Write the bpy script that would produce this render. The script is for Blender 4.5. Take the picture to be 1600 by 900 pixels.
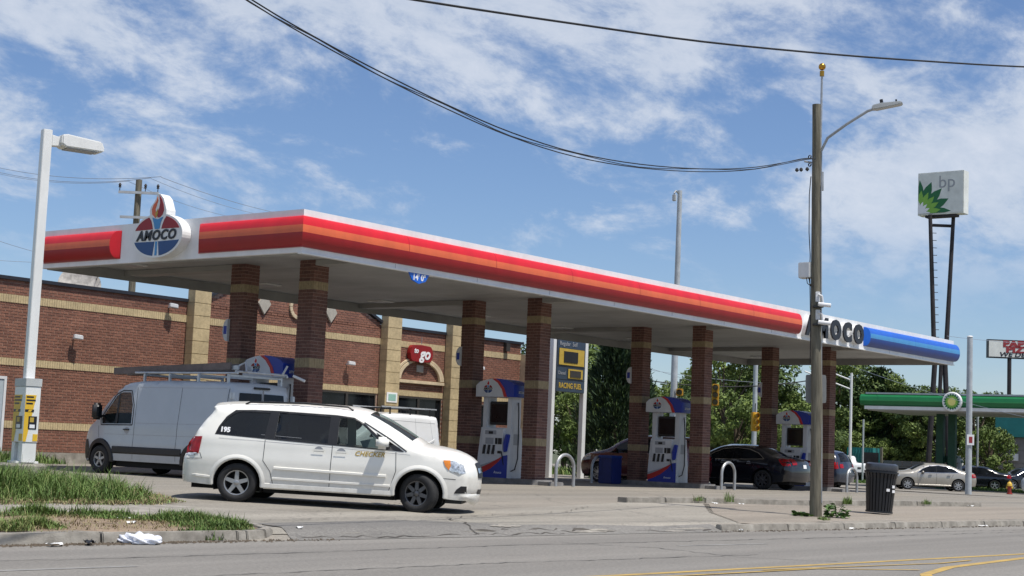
import bpy, bmesh, math, random
import numpy as np
from mathutils import Vector, Matrix, geometry as mgeo
random.seed(7); rng = np.random.default_rng(11)
PI = math.pi
for o in list(bpy.data.objects): bpy.data.objects.remove(o)
SC = bpy.context.scene; COL = SC.collection

# ---------------------------------------------------------------- camera
YAW, PITCH, ROLL, FPX = .664, .1024, .0415, 2432.2
fwd = Vector((math.cos(PITCH)*math.cos(YAW), math.cos(PITCH)*math.sin(YAW), math.sin(PITCH)))
rt = fwd.cross(Vector((0,0,1))).normalized(); up = rt.cross(fwd)
rt, up = rt*math.cos(ROLL)+up*math.sin(ROLL), up*math.cos(ROLL)-rt*math.sin(ROLL)
cd = bpy.data.cameras.new('camera'); cam = bpy.data.objects.new('camera', cd); COL.objects.link(cam)
cam.matrix_world = Matrix(((rt.x,up.x,-fwd.x,0),(rt.y,up.y,-fwd.y,0),(rt.z,up.z,-fwd.z,1.3),(0,0,0,1)))
cd.sensor_width = 36; cd.lens = FPX/1600*36; cd.clip_start = .1; cd.clip_end = 4000
SC.camera = cam
# ---------------------------------------------------------------- light
SUN = Vector((.02,-.385,.92)).normalized()          # direction towards the sun
sd = bpy.data.lights.new('sun','SUN'); sd.energy = 4.8; sd.angle = math.radians(.5); sd.color = (1,.955,.89)
so = bpy.data.objects.new('sun', sd); COL.objects.link(so)
so.rotation_euler = SUN.to_track_quat('Z','Y').to_euler(); so.location = (0,0,60)
W = bpy.data.worlds.new('World'); SC.world = W; W.use_nodes = True
SC.view_settings.view_transform = 'Standard'; SC.view_settings.look = 'None'
SC.view_settings.exposure = .10; SC.view_settings.gamma = 1
def build_world():
    nt = W.node_tree; N = nt.nodes; L = nt.links; N.clear()
    def n(t, **k):
        x = N.new(t)
        for a,b in k.items(): setattr(x,a,b)
        return x
    out = n('ShaderNodeOutputWorld'); bg = n('ShaderNodeBackground')
    sky = n('ShaderNodeTexSky', sky_type='NISHITA', sun_disc=False)
    sky.sun_elevation = math.asin(SUN.z); sky.sun_rotation = math.atan2(SUN.x, SUN.y)
    sky.air_density = 1.0; sky.dust_density = .25; sky.ozone_density = 2.2
    tint = n('ShaderNodeMix', data_type='RGBA', blend_type='MULTIPLY'); tint.inputs[0].default_value = 1
    tint.inputs[7].default_value = (.80,.88,1.05,1)
    L.new(sky.outputs[0], tint.inputs[6])
    tc = n('ShaderNodeTexCoord'); sep = n('ShaderNodeSeparateXYZ'); L.new(tc.outputs['Generated'], sep.inputs[0])
    def math_(op, a, b=None, c=None):
        m = n('ShaderNodeMath', operation=op)
        for i,v in enumerate((a,b,c)):
            if v is None: continue
            if isinstance(v,(int,float)): m.inputs[i].default_value = v
            else: L.new(v, m.inputs[i])
        return m.outputs[0]
    zz = math_('ADD', math_('MAXIMUM', sep.outputs[2], 0.0), .38)
    px = math_('DIVIDE', sep.outputs[0], zz); py = math_('DIVIDE', sep.outputs[1], zz)
    cmb = n('ShaderNodeCombineXYZ'); L.new(px, cmb.inputs[0]); L.new(py, cmb.inputs[1])
    def noise(scale, detail, rough, off, rot=0, sc=(1,1,1), dist=0):
        mp = n('ShaderNodeMapping'); mp.inputs['Location'].default_value = off; mp.inputs['Scale'].default_value = sc
        mp.inputs['Rotation'].default_value = (0,0,rot)
        L.new(cmb.outputs[0], mp.inputs[0])
        t = n('ShaderNodeTexNoise'); t.inputs['Scale'].default_value = scale; t.inputs['Detail'].default_value = detail
        t.inputs['Roughness'].default_value = rough; t.inputs['Distortion'].default_value = dist
        L.new(mp.outputs[0], t.inputs[0]); return t.outputs[0]
    big = noise(1.25, 2, .5, (17.1,3.3,0), .45, (1,1.0,1))
    med = noise(4.6, 12, .63, (1.3,2.2,4), .66, (1.0,1.25,1), .30)
    fin = noise(16.0, 8, .68, (5,1,2), .66, (1,1.3,1), .3)
    s = math_('ADD', math_('ADD', math_('MULTIPLY', big, .62), math_('MULTIPLY', med, .80)), math_('MULTIPLY', fin, .22))
    mr = n('ShaderNodeMapRange', interpolation_type='SMOOTHSTEP'); L.new(s, mr.inputs[0])
    mr.inputs[1].default_value = .752; mr.inputs[2].default_value = .925
    # thin the layer out towards the horizon, where the cloud field ends in the distance
    hz = n('ShaderNodeMapRange', interpolation_type='SMOOTHSTEP'); L.new(sep.outputs[2], hz.inputs[0])
    hz.inputs[1].default_value = .09; hz.inputs[2].default_value = .165; hz.inputs[3].default_value = .10; hz.inputs[4].default_value = 1
    k = math_('MULTIPLY', math_('MULTIPLY', mr.outputs[0], hz.outputs[0]), .76)
    cr = n('ShaderNodeMapRange'); L.new(math_('ADD',math_('MULTIPLY',fin,.45),math_('MULTIPLY',med,.55)), cr.inputs[0]); cr.inputs[1].default_value=.35; cr.inputs[2].default_value=.65
    cc = n('ShaderNodeMix', data_type='RGBA'); L.new(cr.outputs[0], cc.inputs[0])
    cc.inputs[6].default_value = (4.7,5.5,6.7,1); cc.inputs[7].default_value = (7.3,7.65,8.3,1)
    mx = n('ShaderNodeMix', data_type='RGBA'); L.new(k, mx.inputs[0]); L.new(tint.outputs[2], mx.inputs[6]); L.new(cc.outputs[2], mx.inputs[7])
    bg.inputs[1].default_value = .10
    L.new(mx.outputs[2], bg.inputs[0]); L.new(bg.outputs[0], out.inputs[0])
build_world()

# ---------------------------------------------------------------- materials
def mat(name, col, rough=.6, metal=0, var=.12, scale=6, bump=0, bscale=60, col2=None, emit=0, coat=0, alpha=1, detail=6, spec=.5):
    m = bpy.data.materials.new(name); m.use_nodes = True
    nt = m.node_tree; N = nt.nodes; L = nt.links; b = N['Principled BSDF']
    b.inputs['Roughness'].default_value = rough; b.inputs['Metallic'].default_value = metal
    b.inputs['Coat Weight'].default_value = coat; b.inputs['Coat Roughness'].default_value = .05
    b.inputs['Specular IOR Level'].default_value = spec
    tc = N.new('ShaderNodeTexCoord'); nz = N.new('ShaderNodeTexNoise'); nz.inputs['Scale'].default_value = scale
    nz.inputs['Detail'].default_value = detail; nz.inputs['Roughness'].default_value = .6
    L.new(tc.outputs['Object'], nz.inputs[0])
    r = N.new('ShaderNodeMapRange'); r.inputs[1].default_value = .3; r.inputs[2].default_value = .7; L.new(nz.outputs[0], r.inputs[0])
    c2 = col2 or tuple(max(0,c*(1-2*var)) for c in col)
    c1 = col if col2 else tuple(min(1,c*(1+var)) for c in col)
    mx = N.new('ShaderNodeMix'); mx.data_type = 'RGBA'; L.new(r.outputs[0], mx.inputs[0])
    mx.inputs[6].default_value = (*c2,1); mx.inputs[7].default_value = (*c1,1)
    L.new(mx.outputs[2], b.inputs['Base Color'])
    if bump:
        n2 = N.new('ShaderNodeTexNoise'); n2.inputs['Scale'].default_value = bscale; n2.inputs['Detail'].default_value = 4
        L.new(tc.outputs['Object'], n2.inputs[0])
        bp = N.new('ShaderNodeBump'); bp.inputs['Strength'].default_value = bump; bp.inputs['Distance'].default_value = .01
        L.new(n2.outputs[0], bp.inputs['Height']); L.new(bp.outputs[0], b.inputs['Normal'])
    if emit:
        b.inputs['Emission Color'].default_value = (*col,1); b.inputs['Emission Strength'].default_value = emit
    if alpha < 1: b.inputs['Alpha'].default_value = alpha
    return m
def asphalt(name, c1, c2, c3, scale=.35, crack=0):
    m = mat(name, c1, .9, 0, 0, 40, .35, 90, col2=c2)
    nt = m.node_tree; N = nt.nodes; L = nt.links; b = N['Principled BSDF']
    tc = [x for x in N if x.type=='TEX_COORD'][0]; mx = [x for x in N if x.type=='MIX'][0]
    big = N.new('ShaderNodeTexNoise'); big.inputs['Scale'].default_value = scale; big.inputs['Detail'].default_value = 7; big.inputs['Distortion'].default_value = .6
    mp = N.new('ShaderNodeMapping'); mp.inputs['Rotation'].default_value=(0,0,-.08); mp.inputs['Scale'].default_value=(.35,1,1)
    L.new(tc.outputs['Object'], mp.inputs[0]); L.new(mp.outputs[0], big.inputs[0])
    r = N.new('ShaderNodeMapRange'); r.inputs[1].default_value=.4; r.inputs[2].default_value=.68; L.new(big.outputs[0], r.inputs[0])
    m2 = N.new('ShaderNodeMix'); m2.data_type='RGBA'; L.new(r.outputs[0], m2.inputs[0]); L.new(mx.outputs[2], m2.inputs[6]); m2.inputs[7].default_value=(*c3,1)
    sp = N.new('ShaderNodeTexNoise'); sp.inputs['Scale'].default_value = 22; sp.inputs['Detail'].default_value = 8; sp.inputs['Roughness'].default_value = .85
    L.new(tc.outputs['Object'], sp.inputs[0]); sr = N.new('ShaderNodeMapRange'); sr.inputs[1].default_value=.38; sr.inputs[2].default_value=.62; sr.inputs[3].default_value=.72; sr.inputs[4].default_value=1.26; L.new(sp.outputs[0], sr.inputs[0])
    ln = N.new('ShaderNodeTexNoise'); ln.inputs['Scale'].default_value = 1.1; ln.inputs['Detail'].default_value = 5
    mp2 = N.new('ShaderNodeMapping'); mp2.inputs['Rotation'].default_value=(0,0,.082); mp2.inputs['Scale'].default_value=(.05,1,1); L.new(tc.outputs['Object'], mp2.inputs[0]); L.new(mp2.outputs[0], ln.inputs[0])
    lr = N.new('ShaderNodeMapRange'); lr.inputs[1].default_value=.35; lr.inputs[2].default_value=.65; lr.inputs[3].default_value=.84; lr.inputs[4].default_value=1.10; L.new(ln.outputs[0], lr.inputs[0])
    st_ = N.new('ShaderNodeTexNoise'); st_.inputs['Scale'].default_value = .9; st_.inputs['Detail'].default_value = 9; st_.inputs['Roughness'].default_value=.75; L.new(tc.outputs['Object'], st_.inputs[0])
    s2 = N.new('ShaderNodeMapRange'); s2.inputs[1].default_value=.60; s2.inputs[2].default_value=.72; s2.inputs[3].default_value=1; s2.inputs[4].default_value=.70; L.new(st_.outputs[0], s2.inputs[0])
    p1 = N.new('ShaderNodeMath'); p1.operation='MULTIPLY'; L.new(sr.outputs[0], p1.inputs[0]); L.new(lr.outputs[0], p1.inputs[1])
    p2 = N.new('ShaderNodeMath'); p2.operation='MULTIPLY'; L.new(p1.outputs[0], p2.inputs[0]); L.new(s2.outputs[0], p2.inputs[1])
    mm = N.new('ShaderNodeMix'); mm.data_type='RGBA'; mm.blend_type='MULTIPLY'; mm.inputs[0].default_value=1; L.new(m2.outputs[2], mm.inputs[6]); L.new(p2.outputs[0], mm.inputs[7])
    last = m2 = mm
    if crack:
        vo = N.new('ShaderNodeTexVoronoi'); vo.feature='DISTANCE_TO_EDGE'; vo.inputs['Scale'].default_value=crack
        ds = N.new('ShaderNodeTexNoise'); ds.inputs['Scale'].default_value=1.6; ds.inputs['Detail'].default_value=6
        L.new(tc.outputs['Object'], ds.inputs[0])
        ad = N.new('ShaderNodeMix'); ad.data_type='RGBA'; ad.blend_type='ADD'; ad.inputs[0].default_value=.9
        L.new(tc.outputs['Object'], ad.inputs[6]); L.new(ds.outputs[1], ad.inputs[7]); L.new(ad.outputs[2], vo.inputs[0])
        cr = N.new('ShaderNodeMapRange'); cr.inputs[1].default_value=.0; cr.inputs[2].default_value=.012; cr.inputs[3].default_value=.35; cr.inputs[4].default_value=0
        L.new(vo.outputs[0], cr.inputs[0])
        m3 = N.new('ShaderNodeMix'); m3.data_type='RGBA'; L.new(cr.outputs[0], m3.inputs[0]); L.new(m2.outputs[2], m3.inputs[6]); m3.inputs[7].default_value=(.06,.055,.05,1)
        last = m3
    L.new(last.outputs[2], b.inputs['Base Color'])
    return m
M = dict(
 road=asphalt('road_asphalt',(.225,.209,.184),(.170,.159,.142),(.195,.183,.163),.5),
 lot=asphalt('forecourt_paving',(.275,.245,.20),(.205,.185,.155),(.215,.198,.168),.30,.22),
 patch=asphalt('patched_asphalt',(.20,.19,.17),(.14,.132,.12),(.17,.16,.145),.8,.5),
 apron=asphalt('apron_concrete',(.33,.30,.25),(.245,.225,.19),(.26,.24,.20),.5,.35),
 conc=mat('kerb_concrete',(.36,.335,.29),.9,0,.2,5,.5,50,col2=(.21,.19,.16)),
 walk=asphalt('pavement_concrete',(.30,.26,.21),(.215,.185,.15),(.24,.21,.17),.8),
 soil=mat('bare_soil',(.29,.215,.15),.95,0,.2,2.2,.6,60,col2=(.19,.14,.095)),
 earth=mat('ground_earth',(.09,.10,.05),.95,0,.3,.2,.3,20,col2=(.05,.06,.03)),
 verge=mat('verge_turf',(.10,.15,.035),.95,0,.3,1,.3,20,col2=(.06,.10,.02)),
 wpaint=mat('white_paint',(.78,.78,.76),.35,0,.02,2),
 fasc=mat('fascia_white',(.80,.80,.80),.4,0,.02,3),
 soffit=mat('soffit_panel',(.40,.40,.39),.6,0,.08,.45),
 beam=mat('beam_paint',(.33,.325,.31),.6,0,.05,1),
 red=mat('fascia_red',(.62,.010,.018),.38,0,.04,2), orange=mat('fascia_orange',(.70,.13,.045),.4,0,.04,2),
 maroon=mat('shaded_fascia_and_emblem_red',(.31,.005,.010),.4,0,.04,2),  # shade under the bulge put into the red; emblem and joints share it
 blue=mat('fascia_blue',(.01,.12,.58),.3,0,.04,2), sky=mat('fascia_light_blue',(.05,.26,.55),.3,0,.04,2), navy=mat('shaded_fascia_and_lid_blue',(.008,.05,.26),.35,0,.04,2),  # navy: blue darkened as the bulge's shaded underside; bin lid shares it
 black=mat('black_plastic',(.012,.012,.014),.45,0,.1,8), blackm=mat('black_metal',(.013,.014,.018),.35,0,.1,8),
 rub=mat('tyre_rubber',(.022,.022,.023),.85,0,.15,12,.2,60), liner=mat('wheel_liner',(.008,.008,.009),.9,0,.1,5),
 alloy=mat('alloy_wheel',(.42,.42,.42),.35,.7,.1,8), dalloy=mat('dark_alloy_wheel',(.13,.13,.135),.4,.7,.1,8),
 steel=mat('galvanised_steel',(.40,.41,.42),.45,.5,.12,5), steell=mat('painted_grey_steel',(.42,.45,.47),.5,0,.1,3),
 chrome=mat('chrome',(.75,.75,.76),.12,1,.02,3),
 mortar=mat('mortar',(.38,.26,.20),.95,0,.12,6),
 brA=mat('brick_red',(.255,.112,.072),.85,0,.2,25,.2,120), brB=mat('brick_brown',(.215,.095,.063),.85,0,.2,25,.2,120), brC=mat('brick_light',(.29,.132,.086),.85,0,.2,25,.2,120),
 cbA=mat('shaded_column_brick_red',(.15,.070,.055),.85,0,.2,25,.2,120), cbB=mat('shaded_column_brick_brown',(.115,.054,.045),.85,0,.2,25,.2,120), cbC=mat('shaded_column_brick_light',(.18,.085,.066),.85,0,.2,25,.2,120),  # store brick tones darkened, canopy shade put into the colour
 ctan=mat('shaded_column_tan_brick',(.33,.26,.155),.9,0,.12,14,.2,90), straw=mat('dead_straw',(.30,.24,.13),.85,0,.25,3,col2=(.16,.12,.06)),  # ctan: store tan brick with the canopy shade painted in
 binblue=mat('bin_blue',(.012,.028,.16),.45,0,.12,6),
 tar=mat('tar_seal',(.10,.095,.088),.8,0,.2,5),
 cmortar=mat('shaded_column_mortar',(.27,.18,.14),.95,0,.12,6),  # store mortar darkened to carry the shade below the canopy
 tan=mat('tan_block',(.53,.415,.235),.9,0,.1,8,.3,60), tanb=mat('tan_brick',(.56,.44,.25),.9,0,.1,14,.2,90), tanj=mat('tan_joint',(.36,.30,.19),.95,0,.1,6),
 cream=mat('cast_stone_cream',(.62,.50,.33),.85,0,.08,6), stone=mat('cast_stone_grey',(.40,.37,.31),.85,0,.08,6),
 coping=mat('dark_coping',(.02,.022,.03),.5,0,.1,4),
 dglass=mat('dark_window_glass',(.010,.012,.015),.06,0,.3,1.5,spec=.25), frame=mat('bronze_frame',(.04,.035,.03),.5,0,.1,5),
 wood=mat('weathered_pole_wood',(.21,.19,.14),.9,0,.25,3,.8,30,col2=(.075,.068,.05)),
 soilg=mat('turf_soil',(.13,.12,.05),.95,0,.3,3,.5,40,col2=(.10,.075,.045)), emblue=mat('emblem_blue',(.008,.055,.19),.3,0,.04,2),
 wire=mat('black_cable',(.01,.01,.012),.6,0,.1,3), twire=mat('grey_conductor',(.26,.30,.36),.5,0,.1,3),
 signback=mat('sign_back_aluminium',(.24,.245,.24),.6,.2,.08,4), hoodm=mat('bin_hood_metal',(.10,.11,.13),.3,.6,.1,4),
 gold=mat('gold_ball',(.55,.28,.04),.25,.9,.05,4), plast=mat('white_plastic',(.72,.72,.72),.4,0,.04,5),
 gbox=mat('grey_enclosure',(.50,.51,.50),.5,0,.06,4),
 yellow=mat('yellow_print',(.74,.46,.03),.45,0,.05,4), ylamp=mat('signal_yellow',(.55,.30,.02),.45,0,.08,4),
 lens=mat('signal_lens',(.35,.27,.12),.2,0,.1,4),
 dblue=mat('price_sign_blue',(.035,.055,.085),.45,0,.08,3), dyel=mat('price_panel_yellow',(.50,.34,.05),.5,0,.08,4),
 print_w=mat('white_print',(.82,.82,.82),.4,0,.02,4), print_k=mat('black_print',(.01,.01,.015),.4,0,.02,4), print_g=mat('grey_print',(.35,.36,.38),.45,0,.05,4),
 pwhite=mat('pump_white',(.66,.67,.68),.35,0,.03,4), pblue=mat('pump_blue',(.012,.04,.33),.3,0,.04,4), pred=mat('pump_red',(.50,.02,.02),.3,0,.04,4),
 amber=mat('amber_lens',(.75,.24,.03),.15,0,.08,30), hlens=mat('headlamp_lens',(.62,.66,.70),.08,.3,.35,22), rlens=mat('tail_lamp_red',(.36,.008,.012),.12,0,.2,14),
 islandc=mat('island_concrete',(.27,.26,.25),.9,0,.15,4,.3,50), tcan=mat('teal_panel',(.02,.20,.19),.5,0,.08,2),
 green=mat('canopy_green',(.012,.16,.05),.35,0,.05,2), lgreen=mat('canopy_light_green',(.05,.32,.10),.35,0,.05,2), dgreen=mat('pillar_green',(.01,.07,.035),.5,0,.08,3),
 ggreen=mat('petal_dark_green',(.012,.14,.045),.5,0,.05,3), pgreen=mat('petal_light_green',(.22,.46,.06),.5,0,.05,3), pyel=mat('petal_yellow',(.80,.72,.22),.5,0,.05,3),
 aged=mat('aged_sign_face',(.74,.75,.70),.5,0,.08,1.2), rust=mat('dark_painted_steel',(.030,.024,.026),.7,0,.3,1.5),
 bag=mat('plastic_bag',(.72,.74,.80),.35,0,.1,14,.4,30), paper=mat('litter_paper',(.78,.78,.76),.8,0,.1,8),
 grass=mat('grass_blades',(.135,.22,.040),.7,0,.3,2.3,col2=(.045,.09,.016)), grass2=mat('dry_grass_blades',(.24,.215,.10),.75,0,.3,1.2,col2=(.12,.17,.03)),
 grass3=mat('pale_grass_blades',(.19,.27,.075),.7,0,.3,1.3,col2=(.11,.20,.035)),
 weed=mat('weed_leaves',(.085,.16,.03),.7,0,.3,6,col2=(.04,.09,.015)),
 leafA=mat('leaves_mid',(.14,.20,.038),.75,0,.3,.9,col2=(.05,.085,.018)), leafB=mat('leaves_yellow_green',(.19,.25,.048),.75,0,.3,.8,col2=(.085,.125,.025)),
 leafC=mat('needles_dark',(.035,.07,.028),.8,0,.3,.8,col2=(.015,.035,.014)), leafD=mat('leaves_deep',(.085,.14,.034),.75,0,.3,.7,col2=(.03,.055,.014)),
 bark=mat('tree_bark',(.10,.075,.05),.95,0,.3,6), gwall=mat('grey_wall_panel',(.20,.19,.185),.9,0,.15,.8), dwall=mat('dark_wall',(.06,.055,.06),.9,0,.1,1),
 int=mat('vehicle_interior',(.035,.037,.042),.8,0,.1,6), cabin=mat('bright_cabin_paper',(.62,.72,.72),.7,0,.06,6), tealst=mat('teal_sticker',(.30,.52,.44),.5,0,.2,40),
 hydy=mat('hydrant_yellow',(.66,.42,.05),.5,0,.1,9), hydr=mat('hydrant_red',(.30,.03,.02),.5,0,.1,9),
 marky=mat('road_paint_yellow',(.50,.33,.08),.8,0,.2,3,.3,80,col2=(.30,.21,.08)), markw=mat('road_paint_white',(.30,.29,.27),.85,0,.2,3,col2=(.17,.165,.155)),
 crack=mat('pavement_crack_fill',(.075,.066,.055),.95,0,.2,3), debris=mat('gutter_debris',(.11,.085,.06),.95,0,.3,10,.8,40),
 dish=mat('dish_white',(.50,.49,.45),.6,0,.25,3), signred=mat('store_sign_red',(.27,.012,.014),.35,0,.06,4), lockerb=mat('pale_blue_door',(.42,.47,.50),.5,0,.06,2),
 ladder=mat('ladder_fibreglass',(.15,.12,.11),.6,0,.15,4), alum=mat('aluminium_rack',(.52,.55,.58),.4,.5,.1,4),
 pizred=mat('sign_text_red',(.30,.03,.035),.5,0,.05,4))
def paint(name, col, rough=.25, var=.03, metal=0): return mat(name, col, rough, metal, var, 1.5, coat=.6)
M['minivan']=paint('white_car_paint',(.87,.85,.78)); M['pmv']=paint('silver_grey_van_paint',(.44,.47,.495),.35); M['tcv']=paint('bright_white_van_paint',(.80,.81,.82))
M['blackcar']=paint('black_car_paint',(.010,.012,.018),.15); M['redcar']=paint('dark_red_car_paint',(.085,.007,.013),.2); M['goldcar']=paint('champagne_car_paint',(.41,.385,.335),.3,.03,.3)
M['navysuv']=paint('navy_car_paint',(.02,.028,.05),.2); M['pale']=paint('pale_blue_car_paint',(.42,.46,.52),.3)
def glassmat(name, tint, fac):
    m = bpy.data.materials.new(name); m.use_nodes = True; nt = m.node_tree; N = nt.nodes; L = nt.links
    b = N['Principled BSDF']; b.inputs['Base Color'].default_value=(*tint,1); b.inputs['Roughness'].default_value=.03
    tr = N.new('ShaderNodeBsdfTransparent'); nz = N.new('ShaderNodeTexNoise'); nz.inputs['Scale'].default_value = 2
    r = N.new('ShaderNodeMapRange'); r.inputs[3].default_value = fac-.04; r.inputs[4].default_value = fac+.04; L.new(nz.outputs[0], r.inputs[0])
    tr.inputs[0].default_value=(.8,.9,.88,1); mx = N.new('ShaderNodeMixShader')
    L.new(r.outputs[0], mx.inputs[0]); L.new(tr.outputs[0], mx.inputs[1]); L.new(b.outputs[0], mx.inputs[2]); L.new(mx.outputs[0], N['Material Output'].inputs[0])
    return m
def mottle(keys, scale, lo, hi, stretch=(1,1,1), rough=.65, world=False):
    for k_ in keys:
        nt=M[k_].node_tree; N=nt.nodes; L=nt.links; b=N['Principled BSDF']; src=b.inputs['Base Color'].links[0].from_socket
        tc=N.new('ShaderNodeTexCoord'); mp=N.new('ShaderNodeMapping'); mp.inputs['Scale'].default_value=stretch
        if world:
            ge=N.new('ShaderNodeNewGeometry'); L.new(ge.outputs['Position'],mp.inputs[0])
        else: L.new(tc.outputs['Object'],mp.inputs[0])
        nz=N.new('ShaderNodeTexNoise'); nz.inputs['Scale'].default_value=scale; nz.inputs['Detail'].default_value=8; nz.inputs['Roughness'].default_value=rough; L.new(mp.outputs[0],nz.inputs[0])
        mr=N.new('ShaderNodeMapRange'); mr.inputs[1].default_value=.32; mr.inputs[2].default_value=.68; mr.inputs[3].default_value=lo; mr.inputs[4].default_value=hi; L.new(nz.outputs[0],mr.inputs[0])
        mx=N.new('ShaderNodeMix'); mx.data_type='RGBA'; mx.blend_type='MULTIPLY'; mx.inputs[0].default_value=1; L.new(src,mx.inputs[6]); L.new(mr.outputs[0],mx.inputs[7]); L.new(mx.outputs[2],b.inputs['Base Color'])
mottle(['brA','brB','brC','mortar','cbA','cbB','cbC','cmortar'],.7,.84,1.12,world=True)
mottle(['tan','tanb','ctan','cream'],1.6,.80,1.10,world=True)
mottle(['red','orange','maroon','blue','sky','navy','fasc'],2.2,.90,1.05,(1,1,.25),world=True)
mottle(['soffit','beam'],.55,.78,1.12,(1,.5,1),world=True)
mottle(['conc','islandc'],3.0,.66,1.15,world=True)
mottle(['pwhite','plast','wpaint'],3.0,.90,1.03,(1,1,.3),world=True)
def grime(keys, top, col=(.17,.145,.115)):      # road dust that has settled on the lower body
    for k_ in keys:
        nt=M[k_].node_tree; N=nt.nodes; L=nt.links; b=N['Principled BSDF']; src=b.inputs['Base Color'].links[0].from_socket
        tc=N.new('ShaderNodeTexCoord'); sp=N.new('ShaderNodeSeparateXYZ'); L.new(tc.outputs['Object'],sp.inputs[0])
        nz=N.new('ShaderNodeTexNoise'); nz.inputs['Scale'].default_value=5; nz.inputs['Detail'].default_value=10; nz.inputs['Roughness'].default_value=.75; L.new(tc.outputs['Object'],nz.inputs[0])
        a=N.new('ShaderNodeMapRange'); a.inputs[1].default_value=top; a.inputs[2].default_value=.2; a.inputs[3].default_value=0; a.inputs[4].default_value=.42; L.new(sp.outputs[2],a.inputs[0])
        c=N.new('ShaderNodeMapRange'); c.inputs[1].default_value=.35; c.inputs[2].default_value=.7; c.inputs[3].default_value=.25; c.inputs[4].default_value=1; L.new(nz.outputs[0],c.inputs[0])
        m_=N.new('ShaderNodeMath'); m_.operation='MULTIPLY_ADD'; L.new(a.outputs[0],m_.inputs[0]); L.new(c.outputs[0],m_.inputs[1]); m_.inputs[2].default_value=.01
        mx=N.new('ShaderNodeMix'); mx.data_type='RGBA'; L.new(m_.outputs[0],mx.inputs[0]); L.new(src,mx.inputs[6]); mx.inputs[7].default_value=(*col,1); L.new(mx.outputs[2],b.inputs['Base Color'])
grime(['minivan','pmv','tcv','goldcar'],.78)
grime(['blackcar','redcar','navysuv'],.6,(.035,.033,.030))
def woodmat():
    m=M['wood']; nt=m.node_tree; N=nt.nodes; L=nt.links
    tc=[x for x in N if x.type=='TEX_COORD'][0]; mp=N.new('ShaderNodeMapping'); mp.inputs['Scale'].default_value=(1,1,.10); L.new(tc.outputs['Object'],mp.inputs[0])
    for x in [x for x in N if x.type=='TEX_NOISE']: L.new(mp.outputs[0],x.inputs[0])
    n1=[x for x in N if x.type=='TEX_NOISE'][0]; n1.inputs['Scale'].default_value=16; n1.inputs['Detail'].default_value=9; n1.inputs['Distortion'].default_value=.5
woodmat()
M['glass']=glassmat('clear_car_glass',(.01,.013,.014),.38); M['tint']=glassmat('tinted_car_glass',(.006,.007,.009),.88)

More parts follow.
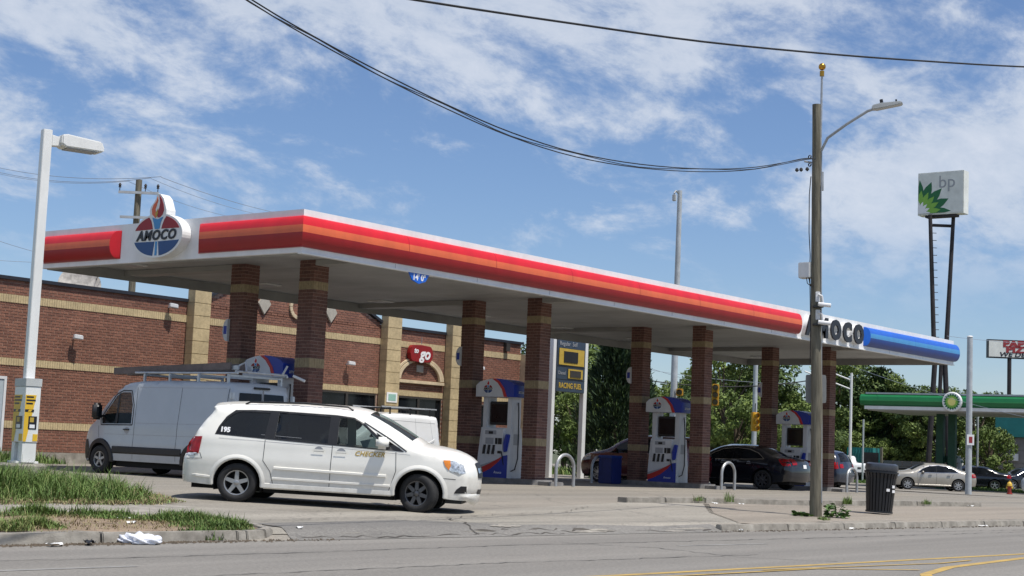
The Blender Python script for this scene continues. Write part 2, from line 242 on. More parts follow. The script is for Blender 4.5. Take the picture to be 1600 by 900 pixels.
# ---------------------------------------------------------------- helpers
def tag(o, label=None, cat=None, group=None, kind=None):
    if label: o['label'] = label
    if cat: o['category'] = cat
    if group: o['group'] = group
    if kind: o['kind'] = kind
    return o
def thing(name, label, cat, loc=(0,0,0), rz=0, group=None, rx=0, ry=0):
    o = bpy.data.objects.new(name, None); COL.objects.link(o); o.location = loc; o.rotation_euler = (rx,ry,rz)
    o.empty_display_size = .3
    return tag(o, label, cat, group)
def link(name, me, parent=None):
    o = bpy.data.objects.new(name, me); COL.objects.link(o)
    if parent: o.parent = parent
    return o
def copy_tree(o, parent=None):
    c = o.copy(); COL.objects.link(c); c.parent = parent
    for ch in list(o.children): copy_tree(ch, c)
    return c
class G:
    def __init__(s): s.v=[]; s.f=[]; s.m=[]
    def add(s, V, Fs, m=0):
        b=len(s.v); s.v += [tuple(p) for p in V]
        for f in Fs: s.f.append(tuple(i+b for i in f)); s.m.append(m)
        return s
    def box(s, x0,y0,z0,x1,y1,z1, m=0):
        V=[(x,y,z) for z in (z0,z1) for y in (y0,y1) for x in (x0,x1)]
        return s.add(V,[(0,2,3,1),(4,5,7,6),(0,1,5,4),(2,6,7,3),(0,4,6,2),(1,3,7,5)],m)
    def fbox(s, O, U, V, N, u0,u1,v0,v1,n0,n1,m=0):
        O,U,V,N=map(Vector,(O,U,V,N))
        P=[O+U*u+V*v+N*n for n in (n0,n1) for v in (v0,v1) for u in (u0,u1)]
        return s.add(P,[(0,2,3,1),(4,5,7,6),(0,1,5,4),(2,6,7,3),(0,4,6,2),(1,3,7,5)],m)
    def tube(s, pts, r, n=8, cap=True, m=0):
        pts=[Vector(p) for p in pts]; rr = r if isinstance(r,(list,tuple)) else [r]*len(pts)
        b=len(s.v); 
        t0=(pts[1]-pts[0]).normalized(); a=t0.orthogonal().normalized()
        for i,p in enumerate(pts):
            t=(pts[min(i+1,len(pts)-1)]-pts[max(i-1,0)]).normalized()
            a=(a-t*a.dot(t)).normalized(); c=t.cross(a)
            for k in range(n):
                an=2*PI*k/n; s.v.append(tuple(p+(a*math.cos(an)+c*math.sin(an))*rr[i]))
        for i in range(len(pts)-1):
            for k in range(n):
                s.f.append((b+i*n+k,b+i*n+(k+1)%n,b+(i+1)*n+(k+1)%n,b+(i+1)*n+k)); s.m.append(m)
        if cap:
            s.f.append(tuple(b+k for k in range(n))[::-1]); s.m.append(m)
            e=b+(len(pts)-1)*n; s.f.append(tuple(e+k for k in range(n))); s.m.append(m)
        return s
    def prism(s, pts, O, U, V, N, n0, n1, m=0):
        O,U,V,N=map(Vector,(O,U,V,N)); k=len(pts)
        P=[O+U*a+V*b+N*n0 for a,b in pts]+[O+U*a+V*b+N*n1 for a,b in pts]
        s.add(P,[tuple(range(k))[::-1],tuple(range(k,2*k))]+[(i,(i+1)%k,k+(i+1)%k,k+i) for i in range(k)],m)
        return s
    def lathe(s, prof, O, A, n=24, m=0, ref=None):     # prof: (radius, height along A)
        O=Vector(O); A=Vector(A).normalized(); a=A.orthogonal().normalized(); c=A.cross(a); b=len(s.v)
        for r,h in prof:
            for k in range(n):
                an=2*PI*k/n; s.v.append(tuple(O+A*h+(a*math.cos(an)+c*math.sin(an))*r))
        for i in range(len(prof)-1):
            for k in range(n):
                s.f.append((b+i*n+k,b+i*n+(k+1)%n,b+(i+1)*n+(k+1)%n,b+(i+1)*n+k)); s.m.append(m)
        return s
    def build(s, name, mats, parent=None, smooth=False, bevel=0, recalc=True):
        me=bpy.data.meshes.new(name); me.from_pydata(s.v,[],s.f)
        if not isinstance(mats,(list,tuple)): mats=[mats]
        for q in mats: me.materials.append(M[q] if isinstance(q,str) else q)
        if len(mats)>1: me.polygons.foreach_set('material_index', s.m)
        if recalc or bevel:
            bm=bmesh.new(); bm.from_mesh(me)
            bmesh.ops.remove_doubles(bm, verts=bm.verts, dist=1e-5)
            if recalc: bmesh.ops.recalc_face_normals(bm, faces=bm.faces)
            if bevel:
                ed=[e for e in bm.edges if len(e.link_faces)==2 and e.calc_face_angle(0)>.6]
                bmesh.ops.bevel(bm, geom=ed, offset=bevel, segments=2, affect='EDGES', clamp_overlap=True)
            bm.to_mesh(me); bm.free()
        if smooth:
            me.polygons.foreach_set('use_smooth',[True]*len(me.polygons))
            if smooth!='all':
                try: me.set_sharp_from_angle(angle=.6)
                except Exception: pass
        me.update()
        return link(name, me, parent)
def text(name, s, size, O, U, V, N, mt, parent=None, thick=.01, shear=0, bold=0, align='CENTER', sx=1, sp=1):
    cu=bpy.data.curves.new('t','FONT'); cu.body=s; cu.size=size; cu.extrude=thick/2; cu.offset=bold; cu.shear=shear; cu.space_character=sp
    cu.align_x=align; cu.align_y='CENTER'; cu.resolution_u=3
    ob=bpy.data.objects.new('t',cu); COL.objects.link(ob); dg=bpy.context.evaluated_depsgraph_get()
    me=bpy.data.meshes.new_from_object(ob.evaluated_get(dg)); bpy.data.objects.remove(ob); bpy.data.curves.remove(cu)
    O,U,V,N=map(Vector,(O,U,V,N)); 
    for v in me.vertices: x,y,z=v.co; v.co=O+U*(x*sx)+V*y+N*(z+thick/2)
    me.name=name; me.materials.clear(); me.materials.append(M[mt])
    return link(name, me, parent)
def arc(cx,cy,rx,ry,a0,a1,n): return [(cx+rx*math.cos(math.radians(a0+(a1-a0)*i/n)), cy+ry*math.sin(math.radians(a0+(a1-a0)*i/n))) for i in range(n+1)]
def chaikin(p, it=2):
    for _ in range(it):
        q=[p[0]]
        for a,b in zip(p[:-1],p[1:]):
            q.append((a[0]*.75+b[0]*.25,a[1]*.75+b[1]*.25)); q.append((a[0]*.25+b[0]*.75,a[1]*.25+b[1]*.75))
        q.append(p[-1]); p=q
    return p
def dens(p, d, closed=False):
    q=[]; pts=list(p)+([p[0]] if closed else [])
    for a,b in zip(pts[:-1],pts[1:]):
        n=max(1,int(math.hypot(b[0]-a[0],b[1]-a[1])/d))
        for i in range(n): q.append((a[0]+(b[0]-a[0])*i/n,a[1]+(b[1]-a[1])*i/n))
    if not closed: q.append(pts[-1])
    return q
def inpoly(P, poly):
    x,y=P[:,0],P[:,1]; r=np.zeros(len(P),bool); n=len(poly)
    for i in range(n):
        x1,y1=poly[i]; x2,y2=poly[(i+1)%n]
        if y1==y2: continue
        c=((y1>y)!=(y2>y))&(x<(x2-x1)*(y-y1)/(y2-y1)+x1); r^=c
    return r

# ---------------------------------------------------------------- ground heights
def K(x): return 15.85-.082*x
def g(x,y):
    q=y-K(x)
    if q<=0: return 0.0
    b=.31-.006*max(x-33,0)
    if x>60: b=.148-.268*min((x-60)/18,1)
    return min(b,q*.21,.094+.022*q)

# ================================================================ SETTING
def plane_obj(name, poly, z, mt, kind='structure', label=None):
    gg=G().add([(x,y,(z(x,y) if callable(z) else z)) for x,y in poly],[tuple(range(len(poly)))])
    o=gg.build(name, mt, recalc=False); tag(o,label,None,None,kind); return o
def sheet(name, poly, zf, mt, step=.5, kind='structure'):
    P=dens(poly, step, True); n=len(P)
    arr=np.array(P); lo=arr.min(0); hi=arr.max(0)
    gx,gy=np.meshgrid(np.arange(lo[0]+step/2,hi[0],step),np.arange(lo[1]+step/2,hi[1],step)); I=np.c_[gx.ravel(),gy.ravel()]
    I=I[inpoly(I,P)]
    vs=[Vector(p) for p in P]+[Vector(p) for p in I.tolist()]
    r=mgeo.delaunay_2d_cdt(vs,[(i,(i+1)%n) for i in range(n)],[],0,1e-5)
    V=[(v.x,v.y) for v in r[0]]; F=[f for f in r[2]]
    A=np.array(V); cen=np.array([A[list(f)].mean(0) for f in F]); ok=inpoly(cen,P)
    gg=G().add([(x,y,zf(x,y)) for x,y in V],[f for f,k in zip(F,ok) if k])
    o=gg.build(name, mt, recalc=True)
    me=o.data
    if me.polygons and me.polygons[0].normal.z<0: me.flip_normals()
    me.polygons.foreach_set('use_smooth',[True]*len(me.polygons))
    if kind: o['kind']=kind
    return o
plane_obj('ground',[(-700,-700),(1500,-700),(1500,1500),(-700,1500)],-.16,'earth')
plane_obj('road',[(-60,K(-60)+.0),(140,K(140)),(140,K(140)-19),(-60,K(-60)-19)],0,'road')
# forecourt: everything behind the kerb line
def fore():
    xs=[-40,-20,-10]+list(np.arange(-5,60,1.0))+list(range(60,80,3))+[80,90,100,120,150]
    qs=[0,.5,1,2,3,4,5,6,7,8,9,9.6,12,16,20,30,40,60,90]
    V=[];F=[]
    for x in xs:
        for q in qs:
            y=K(x)+q; z=g(x,y) if q>0 else .0
            V.append((x,y,z))
    n=len(qs)
    for i in range(len(xs)-1):
        for j in range(n-1): F.append((i*n+j,(i+1)*n+j,(i+1)*n+j+1,i*n+j+1))
    o=G().add(V,F).build('forecourt','lot',recalc=False); o['kind']='structure'
    o.data.polygons.foreach_set('use_smooth',[True]*len(F))
fore()
# concrete driveway apron between the two kerbs
sheet('driveway_apron',[(14.2,K(14.2)+.25),(25.0,K(25)+.15),(25.35,K(25.35)+.55),(27.7,16.25),(31.3,18.5),(28.6,18.95),(22,17.6),(17.5,17.5),(15.9,18.9),(15.0,17.9),(14.9,16.3)],
      lambda x,y:g(x,y)+.012,'apron',.35)
sheet('driveway_patch',[(14.3,K(14.3)-.1),(24.2,K(24.2)-.1),(24.2,K(24.2)+.40),(22.5,K(22.5)+.32),(21,K(21)+.45),(19.2,K(19)+.5),(18.3,K(18.3)+1.2),(17.6,K(17.6)+1.5),(16,K(16)+1.25),(14.75,K(14.75)+1.2),(14.7,K(14.7)+.6)],lambda x,y:g(x,y)+(.024 if y>K(x)+.2 else .005),'patch',.22)
# sidewalk on the right
def zsw(x,y): return g(x,y)+.012
sheet('pavement',[(25.2,K(25.2)+.5),(26.0,K(26)+.32),(60,K(60)+.32),(60,K(60)+3.4),(34.6,17.65),(31.2,18.6),(27.6,16.3)],zsw,'walk',.7)
# left verge: soil patch + walkway
sheet('verge_soil',[(-8,K(-8)+.3),(13.6,K(13.6)+.3),(14.3,15.25),(14.62,15.9),(14.5,16.6),(13.6,17.7),(-8,19.6)],lambda x,y:g(x,y)+.012,'soil',.5)
sheet('walkway',[(-8,19.6),(13.6,17.7),(14.5,16.7),(15.0,17.2),(16.1,18.6),(15.8,19.1),(13.2,19.5),(-8,21.5)],lambda x,y:g(x,y)+.02,'conc',.6)
bk=[(x+random.uniform(-.07,.07),y+random.uniform(-.07,.07)) for x,y in dens([(-8,21.5),(13.2,19.55),(15.5,19.2),(16.3,19.9),(16.9,20.8),(17.3,23),(16.7,26.4),(14,29),(-8,30)],.35,True)]
sheet('grass_bank_soil',bk,lambda x,y:g(x,y)+.035,'soilg',.6)
# cross street verge beyond the station
sheet('verge_grass',[(86,22),(92,22),(105,42),(118,62),(112,66),(98,44)],lambda x,y:g(x,y)+.03,'verge',2)
sheet('verge_strip',[(60,44),(72,41),(84,46),(84,52),(62,52)],lambda x,y:g(x,y)+.03,'verge',2)
plane_obj('side_street',[(66,10),(85,15),(104,52),(124,90),(106,90),(84,52)],lambda x,y:g(x,y)+.008 if x<79 else -.105,'lot')
# kerbs, stone by stone
kerb=thing('kerb',None,None); kerb['kind']='structure'
def kerb_run(pts, w=.16, h=.13, seg=1.9, mt='conc', par=kerb, zf=g):
    P=dens(pts,seg)
    for a,b in zip(P[:-1],P[1:]):
        a=Vector(a); b=Vector(b); d=(b-a); L_=d.length; d/=L_; n=Vector((-d.y,d.x))
        e=.008+random.random()*.012; zz=random.uniform(-.008,.008); za=zf(a.x+n.x*.3,a.y+n.y*.3)+.025; zb=zf(b.x+n.x*.3,b.y+n.y*.3)+.025
        A=a+d*e; B=b-d*e; ww=w+random.uniform(-.01,.01)
        q=[(A,0,za),(B,0,zb),(B,1,zb),(A,1,za)]
        V=[(p.x+n.x*ww*s_,p.y+n.y*ww*s_,-.03) for p,s_,z in q]+[(p.x+n.x*(ww*s_+(.03 if s_==0 else 0)),p.y+n.y*(ww*s_+(.03 if s_==0 else 0)),max(z,h)+zz) for p,s_,z in q]
        G().add(V,[(3,2,1,0),(4,5,6,7),(0,1,5,4),(1,2,6,5),(2,3,7,6),(3,0,4,7)]).build('kerb_stone',mt,par,bevel=.012)
kerb_run([(-8,K(-8)),(13.5,K(13.5))])
kerb_run(chaikin([(13.5,K(13.5)),(14.2,K(14.2)+.12),(14.62,15.35),(14.75,15.9),(14.68,16.4)],1),seg=.6)
kerb_run([(24.0,K(24)+.02),(26.1,K(26.1)),(62,K(62))],h=.12)
ikb=thing('parking_kerb',None,None); ikb['kind']='structure'
kerb_run([(28.7,19.0),(30.2,18.95),(31.6,18.75),(34.9,17.75),(40.4,17.35),(43.5,16.75)],w=.30,h=.3,seg=2.3,par=ikb,zf=lambda x,y:g(x,y)+.09)
# cracks and markings
def ribbon(gg, pts, w, zf, jit=0, m=0):
    b=None; P=dens(pts,.18) if jit else pts
    pr=None
    for i,p in enumerate(P):
        q=P[min(i+1,len(P)-1)]; o=P[max(i-1,0)]; dx,dy=q[0]-o[0],q[1]-o[1]; l=math.hypot(dx,dy) or 1
        jx=random.uniform(-jit,jit); ww=w*(random.uniform(.3,1.5) if jit else 1)/2
        cx,cy=p[0]-dy/l*jx,p[1]+dx/l*jx
        a=(cx-dy/l*ww,cy+dx/l*ww); c=(cx+dy/l*ww,cy-dx/l*ww)
        cur=[(a[0],a[1],zf(*a)),(c[0],c[1],zf(*c))]
        if pr: gg.add(pr+cur[::-1],[(0,1,2,3)],m)
        pr=cur
zc=lambda x,y:g(x,y)+(.030 if y>K(x)+.25 else .013)
for pts,w in (([(14.9,16.15),(16.2,16.28),(17.9,16.35),(19.2,16.15),(21,16.5),(22.4,16.2)],.035),([(19.2,16.15),(18.6,15.3),(18.05,14.66),(17.85,13.95+.5)],.05),
   ([(17.9,16.35),(17.8,15.6),(18.3,15.0)],.03),([(18.05,14.66),(18.9,14.55),(19.9,14.45)],.05),([(19.9,14.42),(21.5,14.2),(22.7,14.05),(23.8,14.0)],.07),
   ([(14.6,14.75),(16.4,14.55),(17.8,14.45),(19.8,14.28)],.05),([(21.0,16.5),(23.5,16.9),(25.6,17.9)],.025),([(22.4,16.2),(24.6,15.6)],.03),([(27,17),(30,15.9),(31.2,15.4)],.02),
   ([(20.5,18.7),(23,20.1),(27,21.5)],.025),([(14.9,17.8),(17.2,17.4),(18.5,17.7)],.02),([(24.5,22.8),(30,22.1),(36,21.6)],.022)):
    gg=G(); ribbon(gg,pts,w*.62,zc,.07); o=gg.build('pavement_crack','crack',recalc=False); o['kind']='structure'
gg=G()
for x0,y0,dx,dy in ((20.0,14.30,1.2,.10),(22.4,14.06,.6,.08),(18.55,14.75,.7,.12)):
    P=[]
    for k in range(14):
        t=k/13; P.append((x0+dx*t,y0-.07*t+random.uniform(-.02,.02)-dy/2*math.sin(PI*t)))
    for k in range(13,-1,-1):
        t=k/13; P.append((x0+dx*t,y0-.07*t+random.uniform(-.02,.02)+dy/2*math.sin(PI*t)+.01))
    gg.add([(x,y,zc(x,y)+.004) for x,y in P],[(k,k+1,26-k,27-k) for k in range(13)])
o=gg.build('exposed_concrete','conc',recalc=False); o['kind']='structure'
def marking(name, pts, w, mt, z=.004):
    gg=G(); P=dens(pts,.8); ribbon(gg,P,w,lambda x,y:z); o=gg.build(name,mt,recalc=False); o['kind']='structure'
marking('yellow_line',[(2,10.3),(13.9,9.35),(24.0,8.62),(60,5.7)],.12,'marky')
marking('yellow_edge_line',[(15.2,5.6),(17.0,7.15),(18.0,7.62),(19.6,7.98),(23.0,8.22),(29,7.8),(60,5.3)],.14,'marky')
marking('faded_yellow_line',[(12.5,9.15),(17.3,8.72),(18.6,7.95)],.07,'marky',.008)
marking('faded_yellow_stripe',[(16.4,8.95),(20.2,8.35),(21.4,8.4)],.06,'marky',.008)
for a,b in (((19.4,11.95),(21.5,11.68)),((8.2,12.42),(9.95,12.30)),((30.6,11.0),(32.7,10.75))): marking('lane_dash',[a,b],.10,'markw')
for pts,w in (([(6,13.6),(11,13.1),(17,12.9),(24,12.2),(33,11.6)],.03),([(9,11.2),(14,11.0),(19,10.4)],.025),([(18,13.0),(18.6,11.8),(18.2,10.3),(18.9,9.2)],.025),([(26,12.9),(34,12.0),(44,11.2)],.03)):
    gg=G(); ribbon(gg,pts,w,lambda x,y:.005,.05); o=gg.build('sealed_crack','tar',recalc=False); o['kind']='structure'
# gutter debris (uncountable)
gg=G()
for _ in range(1500):
    x=random.choice([random.uniform(9.5,15),random.uniform(9.5,13),random.uniform(23.5,38)]); y=K(x)-abs(random.gauss(0,.10))-.01; s=random.uniform(.005,.03)
    gg.add([(x-s,y-s*.6,.003),(x+s,y-s*.3,.003),(x+s*.3,y+s,.003),(x,y,.003+s*.8)],[(0,1,3),(1,2,3),(2,0,3)])
tag(gg.build('gutter_debris','debris',recalc=False),'brown dirt and crumbs along the kerb gutter','debris',None,'stuff')

# ================================================================ CANOPY
CX,CY,ZB,ZT,CL,CW = 23.59,24.29,5.342,6.288,36.25,9.40
CXS=[26.355,35.40,44.44,53.54]; YN,YF=CY+2.38,CY+4.795
X1,Y1=CX+CL,CY+CW
can=thing('fuel_canopy','long flat fuel station canopy with red, orange and blue striped fascia on brick columns','canopy')
gg=G()    # white fascia ring
t=.12
gg.box(CX,CY,ZB,X1,CY+t,ZT); gg.build('fascia_panel','fasc',can)
G().box(CX,Y1-t,ZB,X1,Y1,ZT).build('fascia_panel','fasc',can)
G().box(CX,CY+t,ZB,CX+t,Y1-t,ZT).build('fascia_panel','fasc',can)
G().box(X1-t,CY+t,ZB,X1,Y1-t,ZT).build('fascia_panel','fasc',can)
G().box(CX-.03,CY-.03,ZB-.035,X1+.03,CY+.10,ZB-.002).build('drip_edge','wpaint',can)
for k in range(1,12):      # thin seams on the white
    x=CX+k*CL/12; G().box(x-.006,CY-.004,ZB,x+.006,CY,ZB+.10).build('fascia_joint','print_g',can)
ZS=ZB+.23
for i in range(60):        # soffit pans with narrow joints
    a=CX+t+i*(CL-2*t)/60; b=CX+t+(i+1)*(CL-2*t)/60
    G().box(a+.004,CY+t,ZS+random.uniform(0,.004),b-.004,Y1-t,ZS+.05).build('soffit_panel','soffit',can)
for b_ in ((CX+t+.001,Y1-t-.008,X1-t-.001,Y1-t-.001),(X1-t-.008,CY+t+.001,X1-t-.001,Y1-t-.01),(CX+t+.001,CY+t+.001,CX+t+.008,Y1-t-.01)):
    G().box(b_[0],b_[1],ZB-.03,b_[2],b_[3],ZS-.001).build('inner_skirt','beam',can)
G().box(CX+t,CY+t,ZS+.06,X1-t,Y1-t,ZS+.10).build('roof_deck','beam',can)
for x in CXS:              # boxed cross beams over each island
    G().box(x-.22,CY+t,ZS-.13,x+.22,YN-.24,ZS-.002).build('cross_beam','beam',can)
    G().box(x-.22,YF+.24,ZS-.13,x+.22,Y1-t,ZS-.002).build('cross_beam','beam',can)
for x in [CX+1.6+i*4.7 for i in range(8)]:
    for y in (CY+1.3,CY+CW-1.6):
        gg=G(); gg.box(x-.3,y-.3,ZS-.035,x+.3,y+.3,ZS-.002); f=gg.build('canopy_light','wpaint',can,bevel=.01)
        G().box(x-.2,y-.2,ZS-.045,x+.2,y+.2,ZS-.037).build('lens','print_g',f)
# bulged coloured bands: an arc profile along the fascia
B0,B1=ZB+.115*.946+.004,ZB+.846*.946
def bulge(name, p0, p1, nrm, mats, m0, m1, cap0, cap1):
    # profile: (out, z, mat index)
    n=26; prof=[]
    for i in range(n+1):
        a=PI*i/n; prof.append((.19*max(0,math.sin(a))**.8, B1-(B1-B0)*(.5-.5*math.cos(a))))
    p0=Vector(p0); p1=Vector(p1); d=(p1-p0).normalized(); N=Vector(nrm)
    rows=[]
    for p,mi,s in ((p0,m0,1),(p1,m1,-1)):
        if mi=='mitre': rows.append([p+N*o-d*(s*o) for o,z in prof])
        elif mi=='in': rows.append([p+N*o+d*(s*(.04+o*.9)) for o,z in prof])
        else: rows.append([p+N*o for o,z in prof])
    for nm,lo,hi,mt in (('upper_band',0,.33,mats[0]),('middle_band',.33,.585,mats[1]),('lower_band',.585,1.01,mats[2])):
        gg=G()
        for i in range(n):
            f=(prof[i][1]+prof[i+1][1])/2; f=(B1-f)/(B1-B0)
            if not(lo<=f<hi): continue
            a,b,c,e=[(rows[r][k].x,rows[r][k].y,prof[k][1]) for r,k in ((0,i),(1,i),(1,i+1),(0,i+1))]
            gg.add([a,b,c,e],[(0,1,2,3)])
        gg.build(nm,mt,can,smooth=True)
    Ld=(p1-p0).length
    for k in range(1,int(Ld/3.05)):
        c=p0+d*(k*Ld/int(Ld/3.05)); P=[]
        for o_,z in prof: P+=[tuple(c+N*(o_+.0015)-d*.007+Vector((0,0,z))),tuple(c+N*(o_+.0015)+d*.007+Vector((0,0,z)))]
        G().add(P,[(2*i,2*i+1,2*i+3,2*i+2) for i in range(n)]).build('band_joint',mats[2],can,recalc=False)
    for r,mi,p in ((0,m0,p0),(1,m1,p1)):
        if mi=='mitre': continue
        V=[(rows[r][k].x,rows[r][k].y,prof[k][1]) for k in range(n+1)]+[(p.x,p.y,prof[k][1]) for k in range(n+1)]
        G().add(V,[(k,k+1,n+2+k,n+1+k) for k in range(n)]).build('band_end',mats[0],can,smooth=True)
R3=('red','orange','maroon'); BL3=('blue','sky','navy')
bulge('r',(CX,CY,0),(46.5,CY,0),(0,-1,0),R3,'mitre','flat',0,0)
bulge('b',(51.55,CY,0),(X1,CY,0),(0,-1,0),BL3,'in','mitre',0,0)
bulge('b2',(X1,CY,0),(X1,Y1,0),(1,0,0),BL3,'mitre','mitre',0,0)
bulge('s1',(CX,CY,0),(CX,27.68,0),(-1,0,0),R3,'mitre','in',0,0)
bulge('s2',(CX,30.50,0),(CX,Y1-.12,0),(-1,0,0),R3,'in','in',0,0)
# brick columns
def bricks_run(gg, O, U, N, width, z0, z1, course, bl, joint, proud, skip=None, soldier=False, tones=3, off0=0):
    O=Vector(O);U=Vector(U);N=Vector(N);Zv=Vector((0,0,1)); nrow=max(1,round((z1-z0)/course)); ch=(z1-z0)/nrow
    for r in range(nrow):
        za=z0+r*ch+joint/2; zb=z0+(r+1)*ch-joint/2; st=-(bl/2 if (r+off0)%2 else 0)
        u=st
        while u<width-.02:
            a=max(u+joint/2,0.0); b=min(u+bl-joint/2,width)
            if b-a>.03 and not (skip and skip(a,b,za,zb)):
                p=proud+random.uniform(-.002,.002)
                P=[O+U*x+Zv*z for z in (za,zb) for x in (a,b)]; Q=[q+N*p for q in P]
                gg.add([*P,*Q],[(4,5,7,6),(0,1,5,4),(2,6,7,3),(0,4,6,2),(1,3,7,5)],random.choices(range(tones),(5,3,2)[:tones])[0])
            u+=bl
CWD=.493
col0=None
def make_column():
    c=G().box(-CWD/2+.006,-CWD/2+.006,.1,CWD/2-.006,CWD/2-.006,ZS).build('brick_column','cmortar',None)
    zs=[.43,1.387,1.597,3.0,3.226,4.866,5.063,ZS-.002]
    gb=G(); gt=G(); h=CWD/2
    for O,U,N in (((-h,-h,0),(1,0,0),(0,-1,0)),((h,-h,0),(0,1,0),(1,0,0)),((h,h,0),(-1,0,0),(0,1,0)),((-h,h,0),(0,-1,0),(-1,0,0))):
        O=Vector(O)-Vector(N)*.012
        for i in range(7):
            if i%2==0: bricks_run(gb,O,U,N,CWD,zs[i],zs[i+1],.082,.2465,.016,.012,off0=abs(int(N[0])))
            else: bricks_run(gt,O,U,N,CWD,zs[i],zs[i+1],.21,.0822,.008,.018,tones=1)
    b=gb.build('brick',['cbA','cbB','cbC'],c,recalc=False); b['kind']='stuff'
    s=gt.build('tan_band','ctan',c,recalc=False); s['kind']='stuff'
    return c
proto_col=make_column()
k=0
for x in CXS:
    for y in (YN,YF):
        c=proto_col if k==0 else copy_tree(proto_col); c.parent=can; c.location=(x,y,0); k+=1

# oval torch emblem, reusable at any scale. frame: O centre of the oval, U right, V up, N outwards. unit = half height of oval
def emblem(par, O, U, V, N, s, depth, rx=1.62, detail=True):
    O=Vector(O)
    def fr(p): return [(a*s,b*s) for a,b in p]
    # outline with flame
    a0=66
    body=arc(0,0,rx,1,a0,-180-(a0-180)*0-(180-a0)-0,40) if False else arc(0,0,rx,1,72,-252,44)
    flame=[(-.56,.96),(-.60,1.14),(-.54,1.34),(-.34,1.52),(-.20,1.72),(-.16,1.94),(.08,1.88),(.32,1.68),(.44,1.42),(.56,1.15),(.56,.97)]
    G().prism(fr(body[:-1]+flame),O,U,V,N,0,depth).build('backing','wpaint',par)
    q=depth; e=max(.004,depth*.03)
    def pl(nm,pts,mt,lift=1): G().prism(fr(pts),O,U,V,N,q+.001,q+e*lift).build(nm,mt,par)
    R=.92; X=rx*.92
    up_=[(-X*.965,.30)]+[(-.55*1,.30)]+[(-.50,.42),(-.42,.66),(-.52,.84)]
    lft=[(x,y) for x,y in arc(0,0,X,R,162,112,8)]
    pl('red_field',lft+[(-.44,.70),(-.34,.45),(-.30,.30)],'maroon')
    rgt=[(x,y) for x,y in arc(0,0,X,R,68,18,8)]
    pl('red_field',rgt+[(.30,.30),(.34,.45),(.46,.70)],'maroon')
    pl('torch_neck',[(-.38,.84),(-.26,.60),(-.16,.30),(.16,.30),(.24,.60),(.38,.84),(0,.74)],'sky')
    pl('blue_field',arc(0,0,X,R,-164,-98,10)+[(-.13,-.27)],'emblue')
    pl('blue_field',[(.13,-.27)]+arc(0,0,X,R,-82,-16,10),'emblue')
    pl('torch_stem',[(-.07,-.27),(.07,-.27),(.07,-.90),(-.07,-.90)],'sky')
    if detail:
        pl('flame_left',[(-.14,.80),(-.40,.98),(-.44,1.22),(-.34,1.42),(-.16,1.58),(-.10,1.78),(-.04,1.60),(-.12,1.40),(-.20,1.20),(-.12,.96)],'orange')
        pl('flame_right',[(-.02,.82),(-.06,1.0),(.06,1.25),(.10,1.5),(.02,1.84),(.20,1.66),(.34,1.40),(.40,1.14),(.32,.94),(.14,.82)],'maroon')
        pl('flame_core',[(-.10,.84),(-.18,1.0),(-.02,1.22),(.0,1.0)],'dyel',1.6)
    else: pl('flame',[(-.2,.9),(-.35,1.2),(-.1,1.55),(-.04,1.8),(.2,1.5),(.32,1.2),(.2,.9)],'red')
    text('lettering','AMOCO',.62*s,O-Vector(U)*.03*s+Vector(N)*(q+e),U,V,N,'print_k',par,thick=e*1.5,shear=.22,bold=.022*s,sx=1.08,sp=1.10)
th=thing('oval_torch_sign','large oval sign with a torch flame on the short canopy side','sign',(CX,28.86,5.90))
emblem(th,(-.002,0,0),(0,-1,0),(0,0,1),(-1,0,0),.52,.27,rx=1.74)
# channel letters on the long side
th=thing('channel_lettering','black raised AMOCO letters on the white part of the long canopy side','sign',(48.95,CY,5.79))
for i,ch in enumerate('AMOCO'):
    o=text('letter',ch,.86,(-1.78+i*.90+(.05 if i>1 else 0),-.14,-.02),(1,0,0),(0,0,1),(0,-1,0),'print_k',th,thick=.05,bold=.055,sx=1.05)
    text('letter_return',ch,.86,(-1.78+i*.90+(.05 if i>1 else 0),-.002,-.02),(1,0,0),(0,0,1),(0,-1,0),'wpaint',th,thick=.13,bold=.05,sx=1.05)
th=thing('clearance_sign','small blue clearance sign hanging below the long canopy edge, reading 14 feet 0','sign',(27.45,CY+.02,ZB-.036))
G().prism([(-.36,0),(.36,0),(.24,-.17),(0,-.24),(-.24,-.17)],(0,0,0),(1,0,0),(0,0,1),(0,-1,0),0,.03).build('panel','blue',th)
text('lettering',"14' 0\"",.20,(0,-.032,-.10),(1,0,0),(0,0,1),(0,-1,0),'print_w',th,.004,bold=.006)

